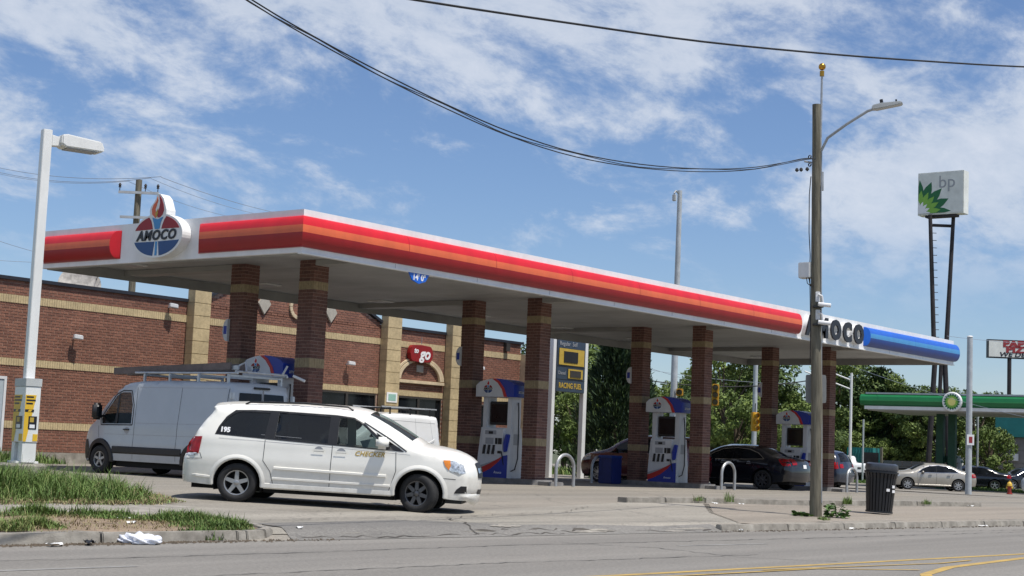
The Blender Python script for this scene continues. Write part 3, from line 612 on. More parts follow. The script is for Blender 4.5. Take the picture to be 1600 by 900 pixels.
# ================================================================ ISLANDS, PUMPS, HOOPS
names4=['leftmost','second','third','rightmost']
YI0,YI1=YN-.45,YF+.45
isl=None
for i,x in enumerate(CXS):
    z=g(x,27)
    if not isl:
        isl=thing('pump_island','','pump island',(x,0,z),group='pump islands under the canopy')
        G().prism(chaikin([(-.45,YI0+.12),(-.33,YI0),(.33,YI0),(.45,YI0+.12),(.45,YI1-.12),(.33,YI1),(-.33,YI1),(-.45,YI1-.12),(-.45,YI0+.12)],1)[:-1],(0,0,0),(1,0,0),(0,1,0),(0,0,1),-.25,.15).build('slab','islandc',isl)
        G().box(-.42,YI0-.42,-.2,.30,YI0-.02,.11).build('front_block','islandc',isl,bevel=.02)
        c=isl
    else: c=copy_tree(isl); c.location=(x,0,z)
    c['label']='concrete pump island under the %s pair of brick columns'%names4[i]
def make_pump():
    p=thing('fuel_dispenser','','fuel pump',group='fuel dispensers under the canopy')
    # body: faces -x and +x; width along y; local y- is the end facing the road
    hw=.50; hx=.27
    prof=[(-hw,0),(hw-.0,0),(hw,.95),(hw-.06,1.12),(-hw+.06,1.12),(-hw,.95)]
    side=chaikin([(-.33,0),(-.33,.35),(-.24,.95),(-.20,1.14)],2)
    pts=side+[(-x,z) for x,z in side[::-1]]
    G().prism(pts,(0,-hw,0),(1,0,0),(0,0,1),(0,1,0),0,2*hw).build('body','pwhite',p,smooth=True)
    for y in (-hw+.02,hw-.18): G().box(-.20,y,1.10,.20,y+.16,1.86).build('post','pwhite',p,bevel=.02)
    G().box(-.13,-hw+.2,1.2,.13,hw-.2,1.74).build('media_screen','black',p,bevel=.02)
    for s in (-1,1):
        d=Vector((s,0,0)); U=Vector((0,-1,0)) if s<0 else Vector((0,1,0))
        def pl(nm,pts2,mt,n0,n1,par=p): return G().prism(pts2,(0,0,0),U,(0,0,1),d,n0,n1).build(nm,mt,par)
        pl('screen_glass',[(-.25,1.26),(.25,1.26),(.25,1.68),(-.25,1.68)],'dglass',.131,.138)
        # door panel following the face
        pl('door_panel',[(-.40,.50),(.28,.50),(.30,1.10),(-.36,1.10)],'plast',.20,.315)
        pl('display',[(-.28,.98),(.08,.98),(.08,1.07),(-.28,1.07)],'print_g',.316,.322)
        pl('display_glass',[(-.16,.99),(-.02,.99),(-.02,1.05),(-.16,1.05)],'black',.323,.327)
        pl('grade_panel',[(-.26,.76),(.0,.76),(.0,.90),(-.26,.90)],'print_g',.316,.321)
        for k in range(3): pl('nozzle_slot',[(-.34+k*.15,.53),(-.27+k*.15,.53),(-.24+k*.15,.74),(-.30+k*.15,.74)],'black',.316,.345)
        pl('card_reader',[(.06,.76),(.13,.76),(.13,.90),(.06,.90)],'black',.316,.33)
        pl('keypad',[(.16,.76),(.27,.76),(.27,.90),(.16,.90)],'black',.316,.335)
        pl('receipt_slot',[(.15,.55),(.25,.55),(.25,.61),(.15,.61)],'black',.316,.33)
        pl('swoosh_blue',[(-.50,.0),(.48,.0),(.48,.52),(.34,.50),(.20,.36),(-.05,.20),(-.3,.10),(-.5,.04)],'pblue',.331,.336)
        pl('swoosh_red',[(-.50,.04),(-.3,.10),(-.05,.20),(.20,.36),(.34,.50),(.16,.42),(-.1,.31),(-.3,.24),(-.50,.18)],'pred',.331,.336)
        pl('swoosh_grey',[(-.50,.18),(-.3,.24),(-.1,.31),(.16,.42),(-.1,.34),(-.3,.29),(-.50,.24)],'print_g',.331,.334)
        text('lettering','Amoco',.085,Vector((s*.337,0,.12))+U*.18,U,(0,0,1),d,'print_w',p,.003,shear=.2)
        nz=G(); nz.prism([(.34,.58),(.44,.60),(.48,.98),(.40,1.0),(.33,.80)],(0,0,0),U,(0,0,1),d,.22,.345); nz.build('nozzle_boot','pblue',p,bevel=.015)
    # arched valance
    vz=1.84; n=14
    top=[(-.62,0),(-.62,.26)]+[(-.62+1.24*i/n, .26+.20*math.sin(PI*min(1,(i/n)*.62+.08))**1.0-.12*(i/n)**2) for i in range(1,n)]+[(.62,.27),(.62,0)]
    for s in (-1,1):
        pass
    G().prism(top,(0,0,vz),(0,-1,0),(0,0,1),(-1,0,0),-.34,.34).build('valance','pblue',p,smooth=True)
    for s in (-1,1):
        d=Vector((s,0,0)); U=Vector((0,-1,0))
        wpts=[q for q in top if q[0]<.20]; 
        tz=lambda u:.26+.20*math.sin(PI*min(1,((u+.62)/1.24)*.62+.08))-.12*((u+.62)/1.24)**2
        G().prism([(-.621,.0),(.30,.0),(.22,.18),(.08,.32),(-.10,tz(-.10)-.001)]+[(u,tz(u)-.001) for u in (-.2,-.3,-.4,-.5)]+[(-.621,.26)],(0,0,vz),U,(0,0,1),d,.34,.346).build('valance_face','pwhite',p)
        G().prism([(.30,0),(.40,0),(.30,.20),(.14,.36),(.0,tz(0)-.001),(-.10,tz(-.1)-.001),(.08,.32),(.22,.18)],(0,0,vz),U,(0,0,1),d,.34,.349).build('valance_stripe','pred',p)
    lg=thing('torch_logo',None,None); lg.parent=p; lg.location=(-.346,.22,vz+.18)
    emblem(lg,(0,0,0),(0,-1,0),(0,0,1),(-1,0,0),.105,.004,rx=1.5,detail=False)
    text('lettering','amoco',.11,(0,-.622,vz+.12),(1,0,0),(0,0,1),(0,-1,0),'print_w',p,.003,shear=.2)
    # hose
    G().tube([(.05,-hw+.01,1.72),(-.02,-hw-.06,1.5),(-.05,-hw-.10,1.0),(-.05,-hw-.10,.45),(-.10,-hw-.06,.2),(-.22,-hw+.03,.14),(-.33,-hw+.14,.30),(-.36,-hw+.2,.6)],.016,6).build('hose','black',p,smooth=True)
    G().box(-.12,-.5-.004,.75,.12,-.5,1.0).build('end_label','print_g',p)
    return p
pump=make_pump()
for i,x in enumerate(CXS):
    c=pump if i==0 else copy_tree(pump); c.location=(x,(YN+YF)/2,g(x,27)+.15)
    c.scale=(1.08,1.12,1.25); c['label']='white, blue and red fuel pump between the %s pair of brick columns'%names4[i]
hp=None
for i,(x,y) in enumerate([(CXS[1]+.05,YI0-.62),(CXS[2]+.05,YI0-.62),(CXS[3]+.05,YI0-.62),(CXS[0]+.05,YI0-.62),(CXS[2]-.9,YI1+.5)]):
    if not hp:
        pts=[(-.42,0,-.1),(-.42,0,.5)]+[(-.42*math.cos(a),0,.5+.38*math.sin(a)) for a in [PI*j/12 for j in range(1,12)]]+[(.42,0,.5),(.42,0,-.1)]
        hp=G().tube(pts,.048,10).build('hoop_bollard','steel',None,smooth=True); c=hp
    else: c=copy_tree(hp)
    c.location=(x,y,g(x,y)); 
    tag(c,'bent grey steel pipe hoop '+['in front of the second brick column pair','in front of the third brick column pair','in front of the rightmost brick column pair','in front of the first column pair, behind the minivan','beside the blue bin left of the third column pair'][i],'bollard','steel hoops guarding the pump islands')
# blue bin by island 3 and column badges
th=thing('blue_waste_bin','blue squeegee and waste bin at the left foot of the third brick column pair','bin',(CXS[2]-.75,YI1+.15,g(44,30)))
G().box(-.3,-.28,0,.3,.28,.86).build('body','binblue',th,bevel=.03); G().box(-.32,-.30,.86,.32,.30,.95).build('lid','navy',th,bevel=.03)
for i,x in enumerate(CXS):
    th=thing('pump_number_badge','small white half-round badge on the far column of the %s pump island'%names4[i],'sign',(x-CWD/2-.002,YF+.19,3.92),group='badges on the brick columns')
    G().prism(arc(0,0,.17,.28,-90,-270,12),(0,0,0),(0,-1,0),(0,0,1),(-1,0,0),0,.08).build('backing','pwhite',th)
    G().box(-.084,.02,-.10,-.0,.13,.10).build('number_panel','pblue',th)

# ================================================================ STORE
YB=38.6; ZS0=.46
st=thing('store_building','low brick convenience store with tan bands and tan block pilasters behind the canopy','building')
Zv=(0,0,1)
XL=[18.0,32.62,33.27,41.69,42.44,45.34,46.06,50.1]
PIL=[(32.59,33.27),(41.69,42.44),(45.34,46.06)]
def gz(x): return min(5.62+.46*(x-33.2),5.62+.46*(41.6-x)+.06,7.0)
G().box(18,YB+.02,.2,50.1,YB+14,5.50).build('wall','mortar',st)
G().prism([(33.2,5.4),(41.75,5.4),(41.75,5.55),(38.5,7.0),(36.3,7.0),(33.2,5.60)],(0,YB+.02,0),(1,0,0),Zv,(0,1,0),0,.35).build('gable_wall','mortar',st)
wins=[(34.1,41.55,1.15,3.04),(42.60,45.22,.62,3.04),(46.2,47.9,.62,2.95)]
gb=G()
def skipf(a,b,za,zb):
    for x0,x1 in PIL:
        if 18+a>x0-.02 and 18+b<x1+.02: return True
    for x0,x1,z0,z1 in wins:
        if 18+b>x0 and 18+a<x1 and zb>z0 and za<z1: return True
    return False
for z0,z1 in ((.62,1.277),(1.49,3.06),(3.27,4.85),(5.08,5.50)):
    bricks_run(gb,(18,YB+.02,0),(1,0,0),(0,-1,0),32.1,z0,z1,.0815,.285,.019,.012,skip=skipf)
def skipg(a,b,za,zb): return zb>gz(33.2+a) or zb>gz(33.2+b)
bricks_run(gb,(33.2,YB+.02,0),(1,0,0),(0,-1,0),8.5,5.50,7.0,.0815,.285,.019,.012,skip=skipg)
o=gb.build('brick',['brA','brB','brC'],st,recalc=False); o['kind']='stuff'
gt=G()
def skipt(a,b,za,zb):
    for x0,x1 in PIL:
        if 18+a>x0-.05 and 18+b<x1+.05: return True
    for x0,x1,z0,z1 in wins:
        if 18+b>x0 and 18+a<x1 and zb>z0+.01 and za<z1-.01: return True
    return False
for z0,z1 in ((1.277,1.49),(3.06,3.27),(4.85,5.08)): bricks_run(gt,(18,YB+.02,0),(1,0,0),(0,-1,0),32.1,z0,z1,.3,.082,.008,.030,skip=skipt,tones=1)
o=gt.build('tan_band','tanb',st,recalc=False); o['kind']='stuff'
G().box(18,YB-.12,.2,50.1,YB+.02,.615).build('foundation','conc',st,bevel=.02)
G().box(17.9,YB-.06,5.50,33.1,YB+.3,5.60).build('coping','coping',st); G().box(41.8,YB-.06,5.50,50.2,YB+.3,5.60).build('coping','coping',st)
for a,b in (((33.15,5.60),(36.3,7.02)),((36.3,7.02),(38.5,7.02)),((38.5,7.02),(41.75,5.60))):
    G().prism([a,b,(b[0],b[1]+.10),(a[0],a[1]+.10)],(0,YB-.08,0),(1,0,0),Zv,(0,1,0),0,.5).build('coping','coping',st)
for x0,x1 in PIL:
    pp=G().box(x0+.012,YB-.34,.3,x1-.012,YB,5.95).build('pilaster','tanj',st); z=.62; r=0
    while z<5.9:
        zz=min(z+.405,5.95)
        if r%2: G().box(x0,YB-.355,z+.006,x1,YB-.005,zz-.006).build('block','tan',pp,bevel=.008)
        else:
            G().box(x0,YB-.355,z+.006,x1,YB-.005,zz-.006).build('block','tan',pp,bevel=.008)
        z+=.405; r+=1
for (x0,x1,z0,z1),n in zip(wins,(5,2,1)):
    w=(x1-x0)/n
    for i in range(n):
        a=x0+i*w; f=G()
        for q in ((a,z0,a+.06,z1),(a+w-.06,z0,a+w,z1),(a+.06,z0,a+w-.06,z0+.06),(a+.06,z1-.06,a+w-.06,z1)): f.box(q[0],YB-.03,q[1],q[2],YB+.06,q[3])
        fo=f.build('window','frame',st); G().box(a+.06,YB+.01,z0+.06,a+w-.06,YB+.018,z1-.06).build('pane','dglass',fo)
# ornaments
ring=G()
for i in range(14):
    a0=2*PI*i/14+.02; a1=2*PI*(i+1)/14-.02; c=(37.45,5.80)
    ring.prism([(c[0]+r*math.cos(a),c[1]+r*math.sin(a)) for r,a in ((.30,a0),(.30,a1),(.42,a1),(.42,a0))],(0,YB,0),(1,0,0),Zv,(0,-1,0),0,.06)
ring.build('ring_moulding','cream',st)
for x in (35.86,39.04):
    G().prism([(-.29,.07),(-.15,.25),(.15,.25),(.29,.07),(0,-.30)],(x,YB,5.70),(1,0,0),Zv,(0,-1,0),0,.07).build('keystone_ornament','stone',st,bevel=.01)
ax,az=43.9,3.56
for r0,r1 in ((1.0,.93),(.90,.80)):
    P=arc(ax,az+.13,1.38*r0,.86*r0,0,180,20)+arc(ax,az+.13,1.38*r1,.86*r1,180,0,20)
    G().prism(P,(0,YB,0),(1,0,0),Zv,(0,-1,0),0,.07 if r0==1 else .10).build('arch_moulding','cream',st)
G().box(ax-1.38,YB-.10,az-.02,ax+1.38,YB,az+.10).build('arch_sill','cream',st,bevel=.01)
G().box(ax-.18,YB-.045,az+.42,ax+.18,YB,az+.68).build('stone_plaque','stone',st)
G().box(50.1,YB-.3,.3,50.35,YB+.2,5.1).build('downpipe','cream',st)
G().box(48.95,YB-.14,5.15,49.2,YB,5.48).build('wall_box','frame',st)
th=thing('store_name_sign','red rounded store sign with white lettering above the cream arch','sign',(43.78,YB-.02,4.66))
P=[(-.60,-.21),(-.50,-.30),(0,-.33),(.50,-.30),(.60,-.21),(.65,.0),(.60,.21),(.50,.30),(0,.33),(-.50,.30),(-.60,.21),(-.65,0)]
G().prism(P,(0,0,0),(1,0,0),Zv,(0,-1,0),.0,.18).build('cabinet','signred',th,bevel=.015)
text('lettering','to',.27,(-.33,-.181,.10),(1,0,0),Zv,(0,-1,0),'print_w',th,.01,shear=.25,bold=.008)
text('lettering','go',.58,(.17,-.181,-.01),(1,0,0),Zv,(0,-1,0),'print_w',th,.01,shear=.25,bold=.018)
G().tube([(0,-.14,.36),(0,-.14,.62)],.015,6).build('conduit','steel',th)
th=thing('door_cabinet','pale blue-grey utility door at the left edge against the brick store wall','door',(25.75,YB-.14,.4))
G().box(-.9,-.05,0,.22,.05,2.25).build('leaf','lockerb',th,bevel=.01)
f=G().box(.22,-.07,0,.30,.07,2.33).box(-.9,-.07,2.25,.22,.07,2.33); f.build('frame','plast',th)
G().box(.08,-.11,1.0,.12,-.05,1.16).build('handle','steel',th)
for i,(x,z,lb) in enumerate(((28.35,4.03,'white camera on the brick wall between two tan bands, right of the lamp post'),(31.85,5.30,'white twin lamp just under the wall top, left of the first tan pilaster'),(40.0,4.05,'white security camera beside the second brick column near the store front'),(47.3,4.36,'small white wall light on the right brick bay of the store'))):
    th=thing('security_camera',lb,'camera',(x,YB,z),group='white cameras on the store wall')
    G().box(-.03,-.22,-.06,.03,0,0).build('arm','plast',th); G().fbox((0,-.22,0),(.94,-.3,-.1),(0,.0,1),(-.3,-.95,0),-.14,.14,-.06,.07,-.08,.08).build('housing','plast',th,bevel=.02)
th=thing('sticker_panel','small teal and white notice stuck on the second tan pilaster','sign',(42.05,YB-.356,2.95)); G().box(-.28,-.02,-.18,.28,0,.18).build('panel','print_w',th); G().box(-.20,-.026,-.12,.20,-.02,.12).build('notice','tealst',th)
th=thing('poster_board','narrow blue and white poster board beside the third tan pilaster','sign',(46.42,YB-.1,1.85)); G().box(-.22,-.03,-.55,.22,.03,.35).build('board','print_w',th); G().box(-.17,-.036,-.3,.17,-.03,.2).build('poster','tcan',th)
th=thing('satellite_dish','stained white satellite dish on the store roof behind the parapet','dish',(29.6,YB+1.6,5.62)); th.scale=(.5,.5,.5)
G().lathe([(.0,0),(.5,.05),(.95,.18),(1.30,.36),(1.31,.38),(.95,.21),(0,.03)],(0,0,.15),(-.55,-.8,.25),28).build('reflector','dish',th,smooth=True)
G().tube([(0,0,-.1),(0,.1,.2)],.06,8).build('mast','steel',th); G().tube([(1.05,-.1,.45),(.5,-1.1,.85),(1.3,-1.0,.95)],.025,6).build('feed_arm','black',th)

# ================================================================ VEHICLES
# local frame: x forward (0 = rear axle), y left, z up (0 = ground)
class Car:
    def __init__(s, root, top, wb, zs, R, rr=.16, w0=.95, belt=1.0, tumble=.26, nose=(3.2,.9,.16), tail=(0,.9,.10), crown=.05, bf=.12, br=.06, arch=1.2, lod=.13, it=2):
        s.root=root; s.top=chaikin(top,it); s.top=dens(s.top,lod); s.wb=wb; s.zs=zs; s.R=R; s.rr=rr; s.w0=w0; s.belt=belt; s.tumble=tumble
        s.nose=nose; s.tail=tail; s.crown=crown; s.bf=bf; s.br=br; s.ar=R*arch; s.lod=lod
        T=np.array(s.top); s.A=T[:-1]; s.B=T[1:]
        # bottom from front to rear with arches
        f=s.top[-1]; r=s.top[0]; zc=R
        dz=max(zs-zc,-s.ar*.98); 
        def archpts(xc):
            a=math.asin(max(-1,min(1,(zs-zc)/s.ar)))
            return [(xc+s.ar*math.cos(t),zc+s.ar*math.sin(t)) for t in [a+(PI-2*a)*i/12 for i in range(13)]]
        bot=[(f[0]-.03,f[1])]+archpts(wb)+archpts(0)+[(r[0]+.03,r[1])]
        s.bot=bot; s.outline=s.top+dens(bot,lod)[0:]
    def W(s,P):
        x,z=P[:,0],P[:,1]; w=np.full(len(P),s.w0)
        w-=np.clip(z-s.belt,0,9)*s.tumble
        w-=np.clip((.45-z),0,1)**1.5*.25
        w+= .018*np.exp(-((z-.72)/.16)**2)
        a,l,k=s.nose; w-=k*np.clip((x-a)/l,0,1.4)**2.2
        a,l,k=s.tail; w-=k*np.clip((a-x)/l,0,1.4)**2.2
        d=s.dist(P); q=np.clip(1-d/s.rr,0,1); w-=s.rr*(1-np.sqrt(np.clip(1-q*q,0,1)))
        return w
    def dist(s,P):
        out=np.full(len(P),9.0)
        for a,b in zip(s.A,s.B):
            ab=b-a; t=np.clip(((P-a)@ab)/max(ab@ab,1e-9),0,1); out=np.minimum(out,np.hypot(*(P-a-np.outer(t,ab)).T))
        return out
    def skin(s, name, poly, mt, off=0, sides=(1,-1), holes=(), ring=True, label=None, parent=None, step=None):
        step=step or s.lod; O=dens(poly,step*.8,True); pts=list(O); E=[(i,(i+1)%len(O)) for i in range(len(O))]
        for h in holes:
            b=len(pts); H=dens(h,step*.8,True); pts+=H; E+=[(b+i,b+(i+1)%len(H)) for i in range(len(H))]
        arr=np.array(O); lo=arr.min(0); hi=arr.max(0)
        gx,gy=np.meshgrid(np.arange(lo[0],hi[0],step),np.arange(lo[1],hi[1],step)); I=np.c_[gx.ravel(),gy.ravel()]
        if ring:
            T=np.array(s.top); d=np.gradient(T,axis=0); n=np.c_[d[:,1],-d[:,0]]; n/=np.maximum(np.hypot(*n.T)[:,None],1e-9)
            for f in (.04,.13,.28,.5,.78): I=np.r_[I,T+n*s.rr*f]
        if len(I):
            I=I[inpoly(I,O)]
            if len(I):
                # keep away from the outline a little
                D=np.min(np.hypot(I[:,None,0]-arr[None,:,0],I[:,None,1]-arr[None,:,1]),1); I=I[D>.006]
                pts+=[tuple(p) for p in I]
        r=mgeo.delaunay_2d_cdt([Vector(p) for p in pts],E,[],0,1e-6)
        V=np.array([(v.x,v.y) for v in r[0]]); F=[f for f in r[2]]
        cen=np.array([V[list(f)].mean(0) for f in F]); ok=inpoly(cen,O)
        for h in holes: ok&=~inpoly(cen,h)
        w=s.W(V)+off; outs=[]
        for sd in sides:
            gg=G().add([(x,sd*y,z) for (x,z),y in zip(V,w)],[f if sd<0 else f[::-1] for f,k in zip(F,ok) if k])
            if name is None: outs.append(gg); continue
            o=gg.build(name,mt,parent or s.root,smooth='all',recalc=False)
            me=o.data; 
            if me.polygons:
                ny=sum(p.normal.y for p in me.polygons)
                if ny*sd<0: me.flip_normals()
            if label: o['label']=label
            outs.append(o)
        return outs
    def sweep(s, a, b, t0, t1, off=0, n=10):      # grid over top polyline index range a..b (floats by index) and t in -1..1
        T=np.array(s.top); d=np.gradient(T,axis=0); nn=np.c_[-d[:,1],d[:,0]]; nn/=np.maximum(np.hypot(*nn.T)[:,None],1e-9)
        w=s.W(T); V=[];F=[]
        m=b-a+1
        for i in range(a,b+1):
            nx,nz=nn[i]; bow=abs(nz)*s.crown+max(nx,0)*s.bf+max(-nx,0)*s.br
            for j in range(n+1):
                t=t0+(t1-t0)*j/n; k=bow*(1-t*t)+off; V.append((T[i,0]+nx*k,t*w[i]+0,T[i,1]+nz*k))
        for i in range(m-1):
            for j in range(n): F.append((i*(n+1)+j,i*(n+1)+j+1,(i+1)*(n+1)+j+1,(i+1)*(n+1)+j))
        return V,F
    def idx(s, cond):                             # first and last top index satisfying cond(x,z)
        I=[i for i,p in enumerate(s.top) if cond(*p)]; return (I[0],I[-1]) if I else (0,0)
    def patch(s, name, cond, t0, t1, mt, off=.006, label=None, parent=None):
        a,b=s.idx(cond)
        if b<=a: return None
        V,F=s.sweep(a,b,t0,t1,off); o=G().add(V,F).build(name,mt,parent or s.root,smooth='all',recalc=False)
        if label: o['label']=label
        return o
    def body(s, mt, holes=(), wscr=None, rscr=None, tg=.86, glass='dglass', rglass=None):
        hs=[h for h in holes]
        a=s.skin(None,s.outline,mt,holes=hs); gg=G()
        for q in a: gg.add(q.v,q.f)
        V,F=s.sweep(0,len(s.top)-1,-1,1,0,14); n=15
        rem=set()
        for cond in (wscr,rscr):
            if cond:
                ia,ib=s.idx(cond)
                for i in range(ia,ib):
                    for j in range(14):
                        tm=abs(-1+2*(j+.5)/14)
                        if tm<tg: rem.add(i*14+j)
        gg.add(V,[f for k,f in enumerate(F) if k not in rem])
        o=gg.build('body',mt,s.root,smooth='all',recalc=False)
        me=o.data; bm=bmesh.new(); bm.from_mesh(me); bmesh.ops.remove_doubles(bm,verts=bm.verts,dist=.0015); bmesh.ops.recalc_face_normals(bm,faces=bm.faces); bm.to_mesh(me); bm.free()
        me.polygons.foreach_set('use_smooth',[True]*len(me.polygons))
        for cond,nm,gm in ((wscr,'windscreen',glass),(rscr,'rear_window',rglass or glass)):
            if cond: s.patch(nm,cond,-tg-.02,tg+.02,gm,-.012)
        # underbody, liners
        x0=s.top[0][0]+.12; x1=s.top[-1][0]-.12; ww=s.w0-.16
        gg=G(); gg.box(x0,-ww+.18,.20,x1,ww-.18,s.zs+.08); gg.box(s.ar+.02,-ww,.19,s.wb-s.ar-.02,ww,s.zs+.06)
        gg.build('underbody','liner',s.root)
        for xc in (0,s.wb):
            for sd in (1,-1):
                y1=sd*(s.w0-.05); y0=sd*(s.w0-.42); P=[]; n=14; F=[]
                for k in range(n+1):
                    an=-.35+(PI+.7)*k/n
                    P+= [(xc+(s.ar+.004)*math.cos(an),y1,s.R+(s.ar+.004)*math.sin(an)),(xc+(s.ar+.004)*math.cos(an),y0,s.R+(s.ar+.004)*math.sin(an))]
                for k in range(n): F.append((2*k,2*k+1,2*k+3,2*k+2))
                F.append(tuple(2*k+1 for k in range(n+1)))
                G().add(P,F).build('wheel_liner','liner',s.root,recalc=False)
        return o
    def seam(s, pts, w=.010, mt='black', off=.0025, sides=(1,-1), name='door_seam'):
        P=np.array(dens(pts,.06)); d=np.gradient(P,axis=0); n=np.c_[-d[:,1],d[:,0]]; n/=np.maximum(np.hypot(*n.T)[:,None],1e-9)
        a=P+n*w/2; b=P-n*w/2; wa=s.W(a)+off; wb_=s.W(b)+off
        for sd in sides:
            V=[(x,sd*y,z) for (x,z),y in zip(a,wa)]+[(x,sd*y,z) for (x,z),y in zip(b,wb_)]; k=len(P)
            G().add(V,[(i,i+1,k+i+1,k+i) for i in range(k-1)]).build(name,mt,s.root,recalc=False)
    def at(s,x,z): return float(s.W(np.array([[x,z]]))[0])
    def bar(s, name, pts, h, t, mt, sides=(1,-1)):   # proud moulding along the side
        P=dens(pts,.2)
        for sd in sides:
            gg=G(); pr=None
            for i,(x,z) in enumerate(P):
                y=s.at(x,z)
                cur=[(x,sd*(y-.004),z-h/2),(x,sd*(y+t),z-h/2*.6),(x,sd*(y+t),z+h/2*.6),(x,sd*(y-.004),z+h/2)]
                if pr: gg.add(pr+cur,[(0,1,5,4),(1,2,6,5),(2,3,7,6)]+([(0,1,2,3)] if i==1 else [])+([(4,5,6,7)] if i==len(P)-1 else []))
                pr=cur
            gg.build(name,mt,s.root)
    def handle(s, x, z, mt, dark='black', sides=(1,-1)):
        for sd in sides:
            y=s.at(x,z); 
            o=G().lathe([(.0,0),(.085,0),(.085,.002)],(x,sd*(y+.001),z-.012),(0,sd,0),16).build('handle_recess','print_g',s.root)
            h=G().box(x-.10,sd*(y+.012)-.012,z-.004,x+.10,sd*(y+.035)+.012,z+.026).build('door_handle',mt,s.root,bevel=.01)
    def mirror(s, x, z, mt, size=(.16,.20,.19), sides=(1,-1), out=.13):
        for sd in sides:
            y=s.at(x,z); a,b,c=size
            m=G().box(x-a*.5,sd*(y+out)-b*.5,z-c*.35,x+a*.5,sd*(y+out)+b*.5,z+c*.65).build('side_mirror',mt,s.root,bevel=.045)
            m.data.polygons.foreach_set('use_smooth',[True]*len(m.data.polygons))
            G().box(x-.05,min(sd*(y-.03),sd*(y+out)),z-.07,x+.05,max(sd*(y-.03),sd*(y+out)),z-.02).build('mirror_arm','black',m)
            G().box(x-a*.5-.003,sd*(y+out)-b*.3,z-c*.15,x-a*.5+.002,sd*(y+out)+b*.3,z+c*.42).build('mirror_glass','dglass',m)
    def seats(s, xs, h=1.05):
        for x in xs:
            for y in (-.38,.38):
                gg=G(); gg.box(x-.22,y-.24,.45,x+.28,y+.24,.62); gg.fbox((x-.20,y,.6),(0,1,0),(-.25,0,1),(1,0,.25),-.24,.24,0,h-.6,-.07,.07); gg.fbox((x-.33,y,h+.02),(0,1,0),(-.25,0,1),(1,0,.25),-.13,.13,0,.17,-.05,.05)
                gg.build('seat','int',s.root,bevel=.03)
_wheels={}
def wheel(root, x, y, R, w, steer=0, spokes=5, rimmat='alloy', rimr=.62, double=False, dim=1):
    key=(round(R,3),w,spokes,rimmat,rimr,double)
    t=thing('wheel',None,None,(x,y,R),0); t.parent=root
    out=1 if y>0 else -1
    t.rotation_euler=(0,0,steer+(0 if out>0 else PI))
    if key not in _wheels:
        rr=R*rimr
        a=G().lathe([(rr,-w/2),(R*.90,-w/2),(R*.97,-w/2+.015),(R,-w/2+.04),(R,-.01),(R-.008,-.008),(R-.008,.0),(R,.002),(R,w/2-.04),(R*.97,w/2-.015),(R*.90,w/2-.002),(R*.80,w/2+.004),(rr,w/2-.008),(rr*.97,w/2-.03)],(0,0,0),(0,1,0),40).build('tyre','rub',t,smooth='all')
        gg=G(); gg.lathe([(rr,w/2-.03),(rr*.99,w/2-.008),(rr*.92,w/2-.012),(rr*.90,w/2-.05),(rr*.90,-w/2),(rr*1.0,-w/2)],(0,0,0),(0,1,0),36)
        for k in range(spokes):
            an=2*PI*k/spokes+PI/2; U=Vector((math.cos(an),0,math.sin(an))); V=Vector((-math.sin(an),0,math.cos(an)))
            ws=rr*(.22 if not double else .09)
            for o2 in ((0,) if not double else (-.16*rr,.16*rr)):
                gg.prism([(.10*rr,o2*.5-ws*.8),(.93*rr,o2-ws*.62),(.93*rr,o2+ws*.62),(.10*rr,o2*.5+ws*.8)],(0,0,0),U,V,(0,1,0),w/2-.055,w/2-.018)
        gg.lathe([(.0,w/2-.008),(.15*rr,w/2-.010),(.24*rr,w/2-.02),(.26*rr,w/2-.06)],(0,0,0),(0,1,0),18)
        b=gg.build('rim',rimmat,t,smooth=True)
        c=G().lathe([(0,-.02),(rr*.90,-.02)],(0,0,0),(0,1,0),24).build('brake_backing','liner',t,recalc=False)
        _wheels[key]=(a.data,b.data,c.data)
    else:
        for n,d in zip(('tyre','rim','brake_backing'),_wheels[key]): link(n,d,t)
    return t
def roundpoly(p, it=2):
    for _ in range(it):
        q=[]
        for a,b in zip(p,p[1:]+p[:1]): q+=[(a[0]*.8+b[0]*.2,a[1]*.8+b[1]*.2),(a[0]*.2+b[0]*.8,a[1]*.2+b[1]*.8)]
        p=q
    return p

